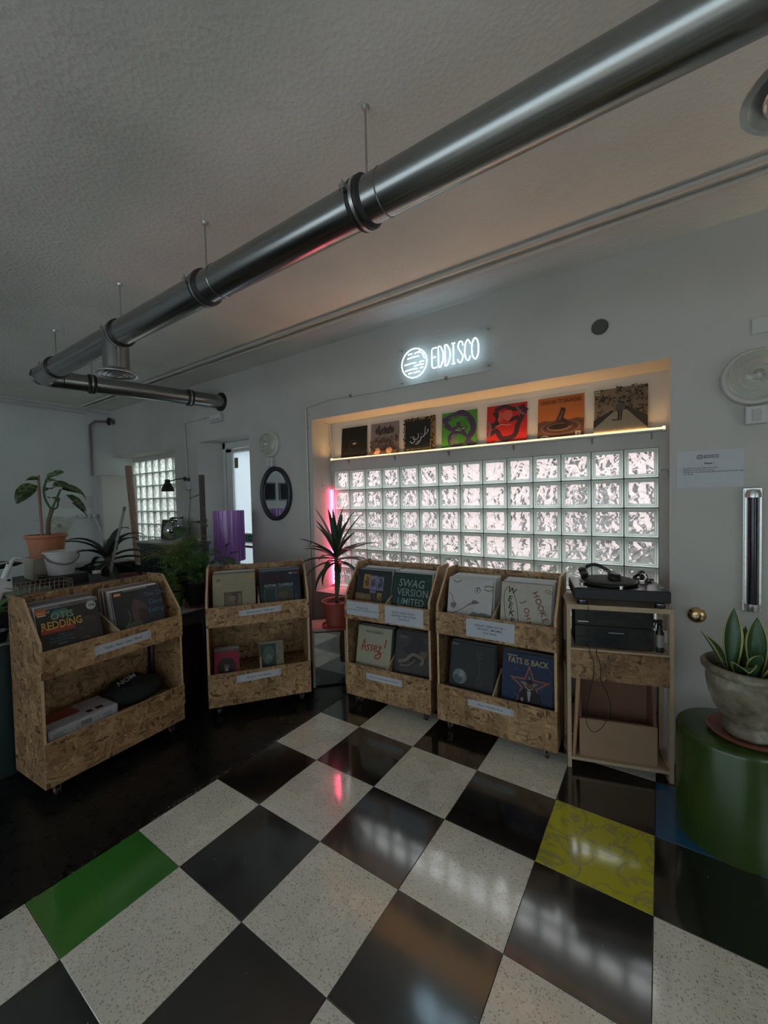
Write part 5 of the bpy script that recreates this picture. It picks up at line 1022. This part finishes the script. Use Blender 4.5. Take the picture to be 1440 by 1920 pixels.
simple('low_cabinet','long near black cabinet behind the far left rack, piled with pots and papers','cabinet',[('carcass',(-4.85,-3.62,-.6,1.56,0.02,.985),M_dk2,.004),('top_board',(-4.87,-3.60,-.62,1.58,.985,1.0),M_dark,.003),('door',(-3.62,-3.605,-.55,.15,.08,.94),M_dk2,.003),('door',(-3.62,-3.605,.17,.87,.08,.94),M_dk2,.003),('door',(-3.62,-3.605,.89,1.54,.08,.94),M_dk2,.003)])
# green box at left edge, below the white frame
simple('green_crate','dark teal crate with pale top at the left edge behind the far left rack','crate',[('box',(-.15,.17,-.22,.18,0,.80),mat('dark_teal_plastic',(.012,.028,.027),.4),.01),('pale_lid',(-.16,.16,-.21,.17,.80,.815),mat('pale_sage',(.17,.20,.15),.5),.004)],(-3.43,.74,0))
# white folding frame
t=thing('folding_frame','white metal folding frame with a black pivot bolt, left edge behind the rack','frame',(-3.42,.765,.83)); M_wf=mat('white_enamel_tube',(.50,.51,.50),.3)
q=MB(); q.tube([(.0,-.09,.0),(.0,-.035,.22),(0,.0,.36),(0,.03,.44)],.017,M_wf,12); q.build('upright',t)
q=MB(); q.tube(catmull([(0,.022,.40),(0,.04,.455),(0,.06,.475),(0,.085,.47)],5),.010,M_wf,10); q.build('hook_end',t)
q=MB(); q.tube([(.01,-.4,.20),(.01,-.12,.27),(.01,.02,.315)],.013,M_wf,10); q.build('cross_bar',t)
q=MB(); q.box(.0,.022,-.03,.035,.27,.36,M_wf); q.build('bracket',t,bevel=.005,smooth=False); q=MB(); q.cyl((.02,.016,.345),(.03,.016,.345),.009,M_ink,14); q.build('bolt',t)
for z,y in ((.30,-.01),(.17,-.045)): q=MB(); q.lathe([(.019,-.003),(.021,0),(.019,.003)],M_ink,14,T(0,y,z,.3),cap=False); q.tube([(.02,y+.0,z),(.025,y+.05,z-.02)],.002,M_ink,5); q.build('cable_tie',t)
def leafshape(L_,w,n=7,fold=.15,curl=.5):
    V=[];Fc=[];x=z=0;ang=.25
    for i in range(n+1):
        t_=i/n; ww=w*math.sin(PI*(t_**.75))**.8 if 0<i<n else .001
        nx,nz=-math.sin(ang),math.cos(ang); V+=[(x+nx*fold*ww,-ww/2,z+nz*fold*ww),(x,0,z),(x+nx*fold*ww,ww/2,z+nz*fold*ww)]; x+=L_/n*math.cos(ang); z+=L_/n*math.sin(ang); ang-=curl/n
    for i in range(n): a=i*3; Fc+=[(a,a+1,a+4,a+3),(a+1,a+2,a+5,a+4)]
    return V,Fc
def leafy(parent,p,az,up,L_,w,m,roll=0,curl=.8,stem=None,mstem=None):
    V,Fc=leafshape(L_,w,curl=curl); q=MB(); Mx=Matrix.Translation(p)@Euler((0,0,az)).to_matrix().to_4x4()@Euler((0,-up,0)).to_matrix().to_4x4()@Euler((roll,0,0)).to_matrix().to_4x4()
    q.add(V,Fc,m,Mx)
    if stem: q.tube(catmull(stem+[tuple(p)],4),.0035,mstem or M_leafg,6)
    return q.build('leaf',parent,angle=70)
t=thing('creeping_plant','small broad-leaved plant on the teal crate at the left edge','plant',(-3.33,.70,.815)); pot('pot',t,.04,.055,.07,M_blk,.004,.01,20)
for k,(az,up,L_) in enumerate([(.3,.3,.16),(1.2,.2,.2),(1.7,.5,.16),(2.6,.3,.14),(-.7,.3,.14)]): leafy(t,(0,0,.16+.02*(k%3)),az,up,L_,.07,M_leafg,stem=[(0,0,.04),(0,0,.1)])
# papers and folders on the cabinet
rr=random.Random(12)
for k,(z,h,c,l) in enumerate([(1.0,.05,(.30,.28,.25),'pale grey folder stack lying lowest on the cabinet at the left edge'),(1.05,.035,(.05,.05,.05),'black folder lying second from the bottom of the pile at the left edge'),(1.085,.03,(.33,.33,.32),'grey flat box lying third from the bottom of the pile at the left edge'),(1.115,.05,(.02,.02,.022),'black case lying near the top of the pile at the left edge')]):
    o=simple('flat_case',l,'case',[('case',(-.30,.30,-.45,.40-.05*k,0,h-.001),mat('folder_%d'%k,c,.5),.003)],(-4.2,.55,z),rr.uniform(-.05,.05)); o['group']='pile of flat cases at the left edge'
t=thing('black_cloth','black plastic bag with a white edge draped on the pile at the left edge','bag',(-4.2,.62,1.165)); q=lump(mat('black_sheet',(.012,.014,.015),.35,bump=.5,bscale=20),.26,.40,.075,8); q.build('bag',t,angle=180); q=MB(); q.tube(catmull([(.26,-.4,.05),(.26,-.1,.035),(.25,.15,.05),(.2,.37,.075),(.1,.36,.085)],6),.006,M_wht,6); q.build('white_edge',t)
# white box, pot with dieffenbachia
simple('white_carton','tall cream carton under the terracotta pot','carton',[('box',(-.13,.13,-.12,.12,0,.185),mat('cream_card',(.42,.38,.30),.7),.003)],(-4.55,1.30,1.0))
df=thing('potted_dieffenbachia','dumb cane with drooping blotched leaves in an orange terracotta pot by the left wall','plant',(-4.5,1.30,1.185))
q=MB(); q.lathe([(.001,0),(.115,0),(.138,.17),(.150,.172),(.156,.185),(.153,.20),(.145,.20),(.138,.18),(.13,.17)],mat('orange_terracotta',(.42,.15,.075),.55),44,cap=False); q.build('pot',df); q=MB(); q.lathe([(.001,.185),(.07,.19),(.135,.178)],M_soil,24,cap=False); q.build('soil',df)
q=MB(); q.tube([(.0,-.03,.15),(.0,-.035,.72)],.011,mat('bamboo_stake',(.25,.13,.09),.6),8); q.build('stake',df)
q=MB(); q.tube(catmull([(0,.015,.17),(0,.02,.3),(0,.05,.42)],6),.017,M_stem,10); q.tube(catmull([(0,.05,.41),(0,.01,.5),(0,0,.6),(0,.03,.7)],5),.009,M_leafd,8); q.tube(catmull([(0,.05,.42),(0,.09,.52),(0,.12,.6)],5),.009,M_leafd,8); q.tube(catmull([(0,.05,.42),(0,.09,.44),(0,.10,.52)],5),.008,M_leafd,8); q.build('stem',df)
def diefmat():
    m,nt,b=nm('blotched_leaf'); tc=nt.nodes.new('ShaderNodeTexCoord'); n=nt.nodes.new('ShaderNodeTexNoise'); n.inputs['Scale'].default_value=38; nt.links.new(tc.outputs['Object'],n.inputs['Vector'])
    r=ramp(nt,[(.45,(.04,.085,.035)),(.6,(.19,.25,.10))]); nt.links.new(n.outputs['Fac'],r.inputs[0]); nt.links.new(r.outputs[0],b.inputs['Base Color']); b.inputs['Roughness'].default_value=.45; return m
M_df=diefmat(); H=PI/2
for p,az,up,L_,w,rl,cu in [((.02,-.05,.63),-H-.2,-.75,.22,.15,.9,.9),((.02,.0,.66),H,.3,.10,.06,.6,1),((.03,.05,.63),H,.0,.17,.10,.7,1.0),((.02,.12,.60),H+.2,-.1,.20,.11,.8,1.2),((.05,.10,.62),H-.2,-.3,.26,.10,.5,1.4),((.03,.15,.55),H,-.9,.22,.10,.8,.3),((.05,.18,.48),H,-1.0,.18,.09,.6,.2),((.02,.02,.70),H,.6,.09,.05,.9,1),((.04,.06,.72),H-.4,.5,.09,.07,.9,1),((.02,-.04,.68),-H,.1,.10,.06,.6,1.2),((-.02,.06,.60),PI,.1,.15,.09,0,1),((.04,.02,.52),.3,-.1,.13,.08,0,1)]:
    leafy(df,p,az,up,L_,w,M_df,rl,cu)
simple('black_box','small black box under the white bucket','box',[('box',(-.12,.12,-.13,.14,0,.075),M_dk2,.003)],(-4.1,1.28,1.0))
bk=thing('white_bucket','small white plastic bucket with a grey handle, in front of the terracotta pot','bucket',(-4.08,1.265,1.075)); q=MB(); q.lathe([(.001,0),(.082,0),(.086,.005),(.110,.175),(.116,.178),(.117,.19),(.110,.192),(.105,.18),(.082,.012),(.001,.01)],mat('white_bucket_plastic',(.50,.48,.47),.4),36,cap=False); q.build('bucket_body',bk)
q=MB(); q.tube(catmull([(0,-.118,.175),(.07,-.095,.12),(.118,-.03,.09),(.118,.04,.095),(.08,.1,.14),(0,.12,.185)],6),.006,mat('grey_handle',(.14,.12,.13),.5),8); q.build('handle',bk)
wb=thing('wire_basket','low brassy wire mesh basket on the cabinet edge behind the far left rack','basket',(-3.74,1.03,1.001)); q=MB(); M_w=mat('brassy_wire',(.30,.26,.18),.4,metal=.6); a_,b_,h=.09,.17,.085
for z in (0,.028,.056,h):
    q.tube([(-a_,-b_,z),(a_,-b_,z),(a_,b_,z),(-a_,b_,z)],.0016,M_w,5,closed=True)
for k in range(13): y=-b_+2*b_*k/12; q.tube([(-a_,y,h),(-a_,y,0),(a_,y,0),(a_,y,h)],.0014,M_w,5)
for k in range(7): x=-a_+2*a_*k/6; q.tube([(x,-b_,h),(x,-b_,0),(x,b_,0),(x,b_,h)],.0014,M_w,5)
q.build('mesh',wb)
t=thing('basket_bundle','crumpled grey green packet inside the wire basket','packet',(-3.74,.97,1.004)); q=lump(mat('sage_packet',(.14,.15,.12),.6),.07,.13,.06,4); q.build('packet',t,angle=180)
t=thing('small_jar','small jar with white lid beside the wire basket','jar',(-3.95,1.47,1.0)); q=MB(); q.lathe([(.001,0),(.03,0),(.03,.06)],mat('brown_jar',(.06,.05,.05),.3),16); q.build('jar_body',t); q=MB(); q.lathe([(.031,.06),(.031,.08),(.001,.08)],M_wht,16); q.build('lid',t)
# agave
ag=thing('potted_agave','agave with long arching dark leaves behind the far left rack','plant',(-4.45,1.76,.70)); pot('pot',ag,.10,.13,.16,M_blk,.006,.015)
M_ag=mat('agave_leaf',(.045,.065,.05),.4,var=.3,scale=8); r=random.Random(21)
q=MB(); q.tube([(0,0,.13),(0,0,.44)],[.03,.035],M_stem,10); q.build('stem',ag)
for k in range(15):
    az=k*2.4+.4; up=[1.1,.9,.6,.3,.0,-.2][k%6]+r.uniform(-.1,.1); leaf_part(ag,'leaf',T(0,0,.42-.012*(k%6))@Euler((0,0,az)).to_matrix().to_4x4(),M_ag,L_=.46+.1*r.random(),w=.072,droop=1.1+.8*r.random(),fold=.3,n=9,base=.6,up=up)
t=thing('terracotta_bowl','low reddish terracotta bowl beside the agave','pot',(-4.62,2.0,.70)); pot('pot',t,.10,.15,.20,M_terra2,.008,.02)
simple('black_bench','black storage bench with a pale end panel, behind the agave','bench',[('box',(-.2,.2,-.42,.34,0,.96),M_dk2,.003),('pale_end',(.2,.206,-.42,-.33,0,.96),mat('cream_card2',(.4,.36,.28),.7),0),('top_board',(-.2,.2,-.42,.34,.96,.972),mat('grey_bench_top',(.2,.2,.2),.5),0)],(-5.40,2.0,0))
t=thing('broom_stick','grey metal stick leaning up through the agave leaves','stick'); q=MB(); q.tube([(-4.28,1.66,.702),(-4.28,1.725,1.09),(-4.28,1.85,1.60)],.012,mat('grey_metal_stick',(.22,.20,.21),.4),10); q.build('pole',t); q=MB(); q.tube([(-4.28,1.842,1.57),(-4.28,1.853,1.612)],.0135,mat('dark_grip',(.12,.1,.11),.5),10); q.build('grip',t)
# teal cabinet and things on it
tc_=thing('teal_cabinet','tall dark teal cabinet with grooved side near the corner window','cabinet',(-5.14,2.34,0)); M_teal=mat('dark_teal_paint',(.018,.036,.038),.4,var=.2)
q=MB(); q.box(.02,.68,.02,.5,0,1.15,M_teal); q.build('carcass',tc_,smooth=False,bevel=.003)
q=MB(); q.prism([(0,1.165),(.03,1.13),(.66,1.13),(.69,1.165),(.69,1.18),(0,1.18)],'y',0,.52,M_teal); q.build('cornice',tc_,smooth=False)
q=MB(); q.box(-.01,.70,-.01,.53,1.18,1.20,mat('pale_top_board',(.34,.35,.30),.5)); q.build('top_board',tc_,smooth=False,bevel=.002)
for k in range(5): q=MB(); q.box(.05+k*.125,.155+k*.125,.008,.02,.08,1.10,M_teal); q.build('panel',tc_,smooth=False,bevel=.004)
t=thing('disco_ball','mirrored disco ball on the teal cabinet','disco ball',(-4.79,2.60,1.312)); q=MB(); rb=.108; q.lathe([(rb*math.cos(a) if abs(a)<1.55 else .001,rb*math.sin(a)) for a in [-PI/2+PI*k/16 for k in range(17)]],mat('grout_grey',(.04,.04,.045),.5),28); q.build('core',t)
q=MB(); M_fac=mat('mirror_facet',(.75,.78,.8),.04,metal=1,var=.02); rj=random.Random(9); nr=15
for i in range(1,nr):
    la=-PI/2+PI*i/nr; nn=max(4,int(2*PI*math.cos(la)/(PI/nr)))
    for k in range(nn):
        lo=2*PI*k/nn; c=Vector((math.cos(la)*math.cos(lo),math.cos(la)*math.sin(lo),math.sin(la))); n_=(c+Vector((rj.uniform(-.05,.05),rj.uniform(-.05,.05),rj.uniform(-.05,.05)))).normalized()
        e=Vector((-math.sin(lo),math.cos(lo),0)); u_=n_.cross(e).normalized(); e=u_.cross(n_).normalized(); s=.0095; cc=c*(rb+.002); q.add([cc-e*s-u_*s,cc+e*s-u_*s,cc+e*s+u_*s,cc-e*s+u_*s],[(0,1,2,3)],M_fac)
o=q.build('mirror_facets',t,smooth=False); o['kind']='stuff'
t=thing('small_painting','small dark olive picture leaning on the teal cabinet behind the disco ball','picture',(-5.06,2.66,1.20),(-.12,0,0)); q=MB(); q.box(-.13,.15,0,.02,0,.23,mat('olive_canvas',(.06,.065,.03),.6,var=.5,scale=12)); q.build('canvas',t,smooth=False); q=MB(); 
for b in ((-.14,.16,-.008,.02,-.0,.012),(-.14,.16,-.008,.02,.222,.235),(-.14,-.128,-.008,.02,0,.235),(.148,.16,-.008,.02,0,.235)): q.box(*b,M_dark)
q.build('frame',t,smooth=False)
for k in range(2): simple('red_tin',['small red patterned tin, upper of two, left of the teal cabinet','small red patterned tin, lower of two, left of the teal cabinet'][k],'tin',[('tin',(-.05,.05,-.05,.05,0,.098),mat('red_grey_print',(.16,.06,.07),.5,var=.6,scale=60),.002)],(-5.28,2.52,1.0 if k==0 else .9))
simple('tall_crate','black crate carrying the two red tins left of the teal cabinet','crate',[('box',(-.14,.09,-.12,.12,0,.9),M_dk2,.003)],(-5.27,2.52,0))
# coral-like moss pole
t=thing('coir_pole','tall tapering bristly coir pole leaning in the corner window','pole'); m_=mat('coir_bristle',(.30,.19,.145),.95,var=.5,scale=90,bump=1,bscale=120); q=MB(); pts=[Vector((-6.44,2.86,2.19)).lerp(Vector((-5.86,2.72,.02)),k/40) for k in range(41)]; q.tube(pts,[.043-.0002*k for k in range(41)],m_,14); q.build('core',t)
q=MB(); r=random.Random(5)
for k in range(1500):
    f=r.random(); c=pts[0].lerp(pts[-1],f); a=r.random()*2*PI; d_=Vector((math.cos(a),math.sin(a),0)); p0=c+d_*.038; p1=c+d_*.054+Vector((0,0,r.uniform(-.012,.012))); q.add([p0+Vector((0,0,.003)),p0-Vector((0,0,.003)),p1],[(0,1,2)],m_)
o=q.build('bristles',t,smooth=False); o['kind']='stuff'
# wooden post with vine
t=thing('wooden_post','slim dark wooden post with a dry vine by the door niche','post',(-4.18,2.60,0)); q=MB(); q.box(-.022,.022,-.022,.022,0,1.94,mat('weathered_post',(.075,.055,.055),.7)); q.build('post',t,smooth=False,bevel=.003)
q=MB(); q.tube(catmull([(.02,-.03,.9),(.05,-.04,1.2),(.03,-.05,1.35),(.08,-.04,1.5),(.05,-.04,1.62),(.02,-.03,1.72),(-.08,-.05,1.70)],6),.005,M_stem,6); q.build('vine',t)
for p,az,up in [((.05,-.04,1.6),.2,-.9),((.09,-.04,1.48),.4,-1.1),((.06,-.04,1.4),-.1,-1.2),((-.08,-.05,1.70),3,-.2),((.04,-.04,1.3),.5,-1),((.07,-.04,1.2),0,-1.2)]: leafy(t,p,az,up,.075,.022,M_stem if up<-.5 else M_leafd)
# wall arm lamp
t=thing('arm_lamp','black swing-arm lamp on the wall between corner window and door','lamp',(-5.0,YW,1.93)); q=MB(); q.box(-.045,.045,-.04,0,-.12,-.02,M_wht); q.build('wall_box',t,smooth=False,bevel=.004)
q=MB(); q.tube([(0,-.03,-.0),(-.04,-.05,.03),(.02,-.08,.02),(-.10,-.12,.01),(-.12,-.2,-.015),(-.04,-.26,-.04)],.007,M_blk,8); q.cyl((-.02,-.06,-.01),(-.02,-.06,.04),.016,M_blk,12); q.cyl((0,-.02,-.03),(0,-.02,.03),.014,M_blk,12); q.build('arm',t)
q=MB(); q.lathe([(.001,.075),(.030,.07),(.032,.03),(.045,.01),(.065,-.03),(.075,-.075),(.071,-.075),(.06,-.03),(.03,.02)],M_blk,28,T(-.04,-.27,-.07),cap=False); q.build('lamp_shade',t)
q=MB(); q.lathe([(.001,.02),(.02,.0),(.026,-.03),(.001,-.05)],mat('frosted_bulb',(.4,.4,.38),.4),16,T(-.04,-.27,-.07)); q.build('bulb',t)
conduit('cable','thin black lamp cable hanging down the wall pier between corner window and door',catmull([(-4.98,YW-.02,1.82),(-5.0,YW-.015,1.62),(-5.04,YW-.015,1.4),(-5.03,YW-.015,1.2)],5),.003,[],M_blk)
# purple lamp on white pedestal
simple('white_pedestal','white pedestal in the door niche carrying the purple lamp','pedestal',[('column',(-.16,.16,-.16,.16,0,.96),M_wht,.004)],(-3.80,2.66,0))
t=thing('purple_lamp','cylindrical translucent purple acrylic lamp in front of the door','lamp',(-3.80,2.66,.96))
q=MB(); q.lathe([(.001,0),(.10,0),(.10,.035),(.095,.04),(.001,.04)],M_wht,28); q.build('base',t)
M_pur=frosted('purple_acrylic',0,.6,(.78,.60,.84)); q=MB(); q.lathe([(.148,.06),(.148,.585),(.144,.585),(.144,.06)],M_pur,48,cap=False); q.build('lamp_shade',t)
q=MB(); 
for k in range(24): a=2*PI*k/24; q.box(-.002,.002,-.006,.0,.06,.585,mat('purple_rib',(.30,.14,.36),.3),T(.15*math.cos(a),.15*math.sin(a),0,0,0,a+PI/2))
q.build('ribs',t,smooth=False); q=MB(); q.lathe([(.15,.055),(.152,.06),(.15,.065)],mat('purple_rib',(.30,.14,.36),.3),40,cap=False); q.cyl((0,0,.04),(0,0,.3),.012,M_screw,10); q.lathe([(.001,.3),(.03,.33),(.035,.36),(.001,.40)],mat('lamp_bulb_glass',(.4,.3,.4),.2),16); q.build('stem_and_bulb',t)
# ferns and pot plants on the table
fr=thing('potted_fern','small fern with browning fronds in a grass green pot on the side table','plant',(-3.62,1.93,.70)); q=MB(); q.lathe([(.001,0),(.07,0),(.095,.13),(.1,.135),(.1,.15),(.09,.15),(.085,.13)],mat('grass_green_pot',(.075,.17,.045),.4),36,cap=False); q.build('pot',fr); q=MB(); q.lathe([(.001,.14),(.088,.135)],M_soil,24,cap=False); q.build('soil',fr)
def frond(L_,seed,m):
    r=random.Random(seed); q=MB(); n=26; P=[];x=z=0;ang=1.35+r.uniform(-.15,.1)
    for i in range(n+1): P.append((x,0,z)); x+=L_/n*math.cos(ang); z+=L_/n*math.sin(ang); ang-=(1.9+r.random()*.5)/n*(.4+1.1*i/n)
    q.tube(P,.0018,m,4)
    for i in range(2,n):
        t_=i/n; w=.05*math.sin(PI*min(1,t_*.9+.08))**.7; X=Vector(P[i]); d_=(Vector(P[i+1])-Vector(P[i-1])).normalized()
        for s in (-1,1):
            tip=X+Vector((0,s*w,-.25*w))+d_*.012; q.add([X-d_*.006,X+d_*.006,tip+d_*.002,tip-d_*.002,],[(0,1,2,3)],m)
    o=q.build('frond',smooth=False); me=o.data; bpy.data.objects.remove(o); return me
FM=[frond(.42+.05*k,k,[M_fern,M_fernb,M_fern,M_leafg,M_fern,M_fernb][k]) for k in range(6)]
r=random.Random(31)
def fronds(parent,n,z,sc,flt=None,ms=FM):
    for k in range(n):
        o=bpy.data.objects.new('frond',ms[r.randrange(len(ms))]); COL.objects.link(o); o.parent=parent; o.location=(r.uniform(-.02,.02),r.uniform(-.02,.02),z); az=k*2.4+r.uniform(-.2,.2) if flt is None else flt(k)
        s=sc*r.uniform(.7,1.1); o.scale=(s,s,s); o.rotation_euler=(0,r.uniform(-.45,.35),az)
fronds(fr,26,.15,.6)
fr2=thing('potted_fern','big bushy boston fern with arching fronds on a tall stand between the two left racks','plant',(-3.74,2.06,.70)); q=MB()
for a in range(3): q.tube([(.12*math.cos(a*2.1),.12*math.sin(a*2.1),0),(.06*math.cos(a*2.1),.06*math.sin(a*2.1),.2)],.006,M_blk,6)
q.build('stand_legs',fr2); pot('pot',fr2,.075,.11,.16,M_blkm,.004,.012,M=T(0,0,.19)); fronds(fr2,90,.31,.70)
bp_=thing('potted_fern','dark green fern in a black pot on a terracotta saucer beside the green pot','plant',(-3.50,2.10,.70)); q=MB(); q.lathe([(.001,0),(.11,0),(.13,.02),(.126,.022),(.1,.01),(.001,.008)],M_terra2,32,cap=False); q.build('saucer',bp_); pot('pot',bp_,.08,.115,.2,M_blk,.004,.012,M=T(0,0,.01)); fronds(bp_,44,.19,.82,None,[FM[0],FM[3],FM[2]])
ph=thing('potted_philodendron','philodendron with large heart-shaped leaves behind the fern','plant',(-3.92,2.20,.70)); pot('pot',ph,.09,.12,.2,M_terra,.006,.015)
for p,az,up,L_,w in [((.02,.02,.70),-.8,.1,.22,.15),((.1,.0,.60),-.2,-.3,.2,.14),((.05,.08,.74),.5,.2,.18,.13),((.12,-.06,.5),-1,-.5,.2,.13),((.0,.02,.78),-1.3,.4,.16,.12)]: leafy(ph,p,az,up-.5,L_,w,M_leafd,0,.6,[(0,0,.15),(p[0]*.4,p[1]*.4,p[2]*.7)])
t=thing('small_leafy_plant','small plant with smooth oval leaves and white blooms in front of the purple lamp','plant',(-3.46,2.36,.10)); pot('pot',t,.11,.15,.78,M_wht,.006,.02); q=MB(); q.lathe([(.001,-.10),(.13,-.10),(.13,-.001),(.001,-.001)],M_wht,24); q.build('plinth',t)
for k,(p,az,up,L_) in enumerate([((.0,0,.98),2.6,.1,.13),((.03,.02,1.0),-.3,-.4,.16),((.0,.05,1.02),1.2,.3,.11),((-.05,.0,1.05),-2,.2,.1),((.05,-.02,.93),-.8,-.6,.17),((.09,.0,.92),.1,-.5,.15),((-.1,0,.95),3.1,-.1,.13),((.02,0,1.1),.6,.7,.08)]): leafy(t,p,az,up,L_,.07,M_leafg if k%2 else M_leafd,0,.8,[(0,0,.75),(p[0]*.4,p[1]*.4,p[2]*.9)])
# left wall fittings
t=thing('wall_box','flat white rectangular cover on the left wall beside the dieffenbachia','cover',(XL,2.46,1.69)); q=MB(); q.box(0,.012,-.20,.17,-.09,.085,M_wht); q.build('plate',t,smooth=False,bevel=.003)
t=thing('power_strip','white socket strip with trailing leads on the left wall near the corner window','socket',(XL,2.56,1.47)); q=MB(); q.box(0,.05,-.13,.12,-.02,.03,M_wht); q.build('strip',t,smooth=False,bevel=.004)
for k in range(3): q=MB(); q.box(.05,.085,-.09+k*.065,-.05+k*.065,-.015,.02,M_wht); q.build('plug',t,smooth=False,bevel=.003)
conduit('cable','white lead looping from the socket strip to the left',catmull([(XL+.03,2.4,1.48),(XL+.03,2.2,1.44),(XL+.03,2.05,1.47),(XL+.03,1.9,1.42)],6),.006,[],M_wht); conduit('cable','thick white lead dropping from the socket strip to the floor pile',catmull([(XL+.06,2.62,1.47),(XL+.1,2.68,1.3),(XL+.14,2.74,1.05),(XL+.15,2.78,.6),(XL+.12,2.76,.15)],6),.012,[],M_wht)
bulk=bulkhead((XL,2.19,1.36),.13,'oval glass wall lamp on the left wall behind the terracotta pot',PI/2)
for k,y in enumerate((-.62,-.12)):
    t=thing('black_picture',['square black framed picture on the left wall, the nearer of two','square black framed picture on the left wall, the farther of two'][k],'picture',(XL,y,1.85)); q=MB(); q.box(0,.02,-.2,.2,-.2,.2,M_blk); q.build('frame',t,smooth=False,bevel=.003); q=MB(); q.box(.02,.021,-.17,.17,-.17,.17,mat('dark_poster',(.02,.02,.03),.7,spec=.1)); q.build('print',t,smooth=False)
# =================================================================== checks
seen={}
for o in S.objects:
    if o.parent is None and 'label' in o:
        k=o['label']; seen.setdefault(k,[]).append(o.name)
for k in seen:
    if len(k.split())>16: print('LONG LABEL',len(k.split()),k)
for k,v in seen.items():
    if len(v)>1: print('DUPLICATE LABEL',k,v)
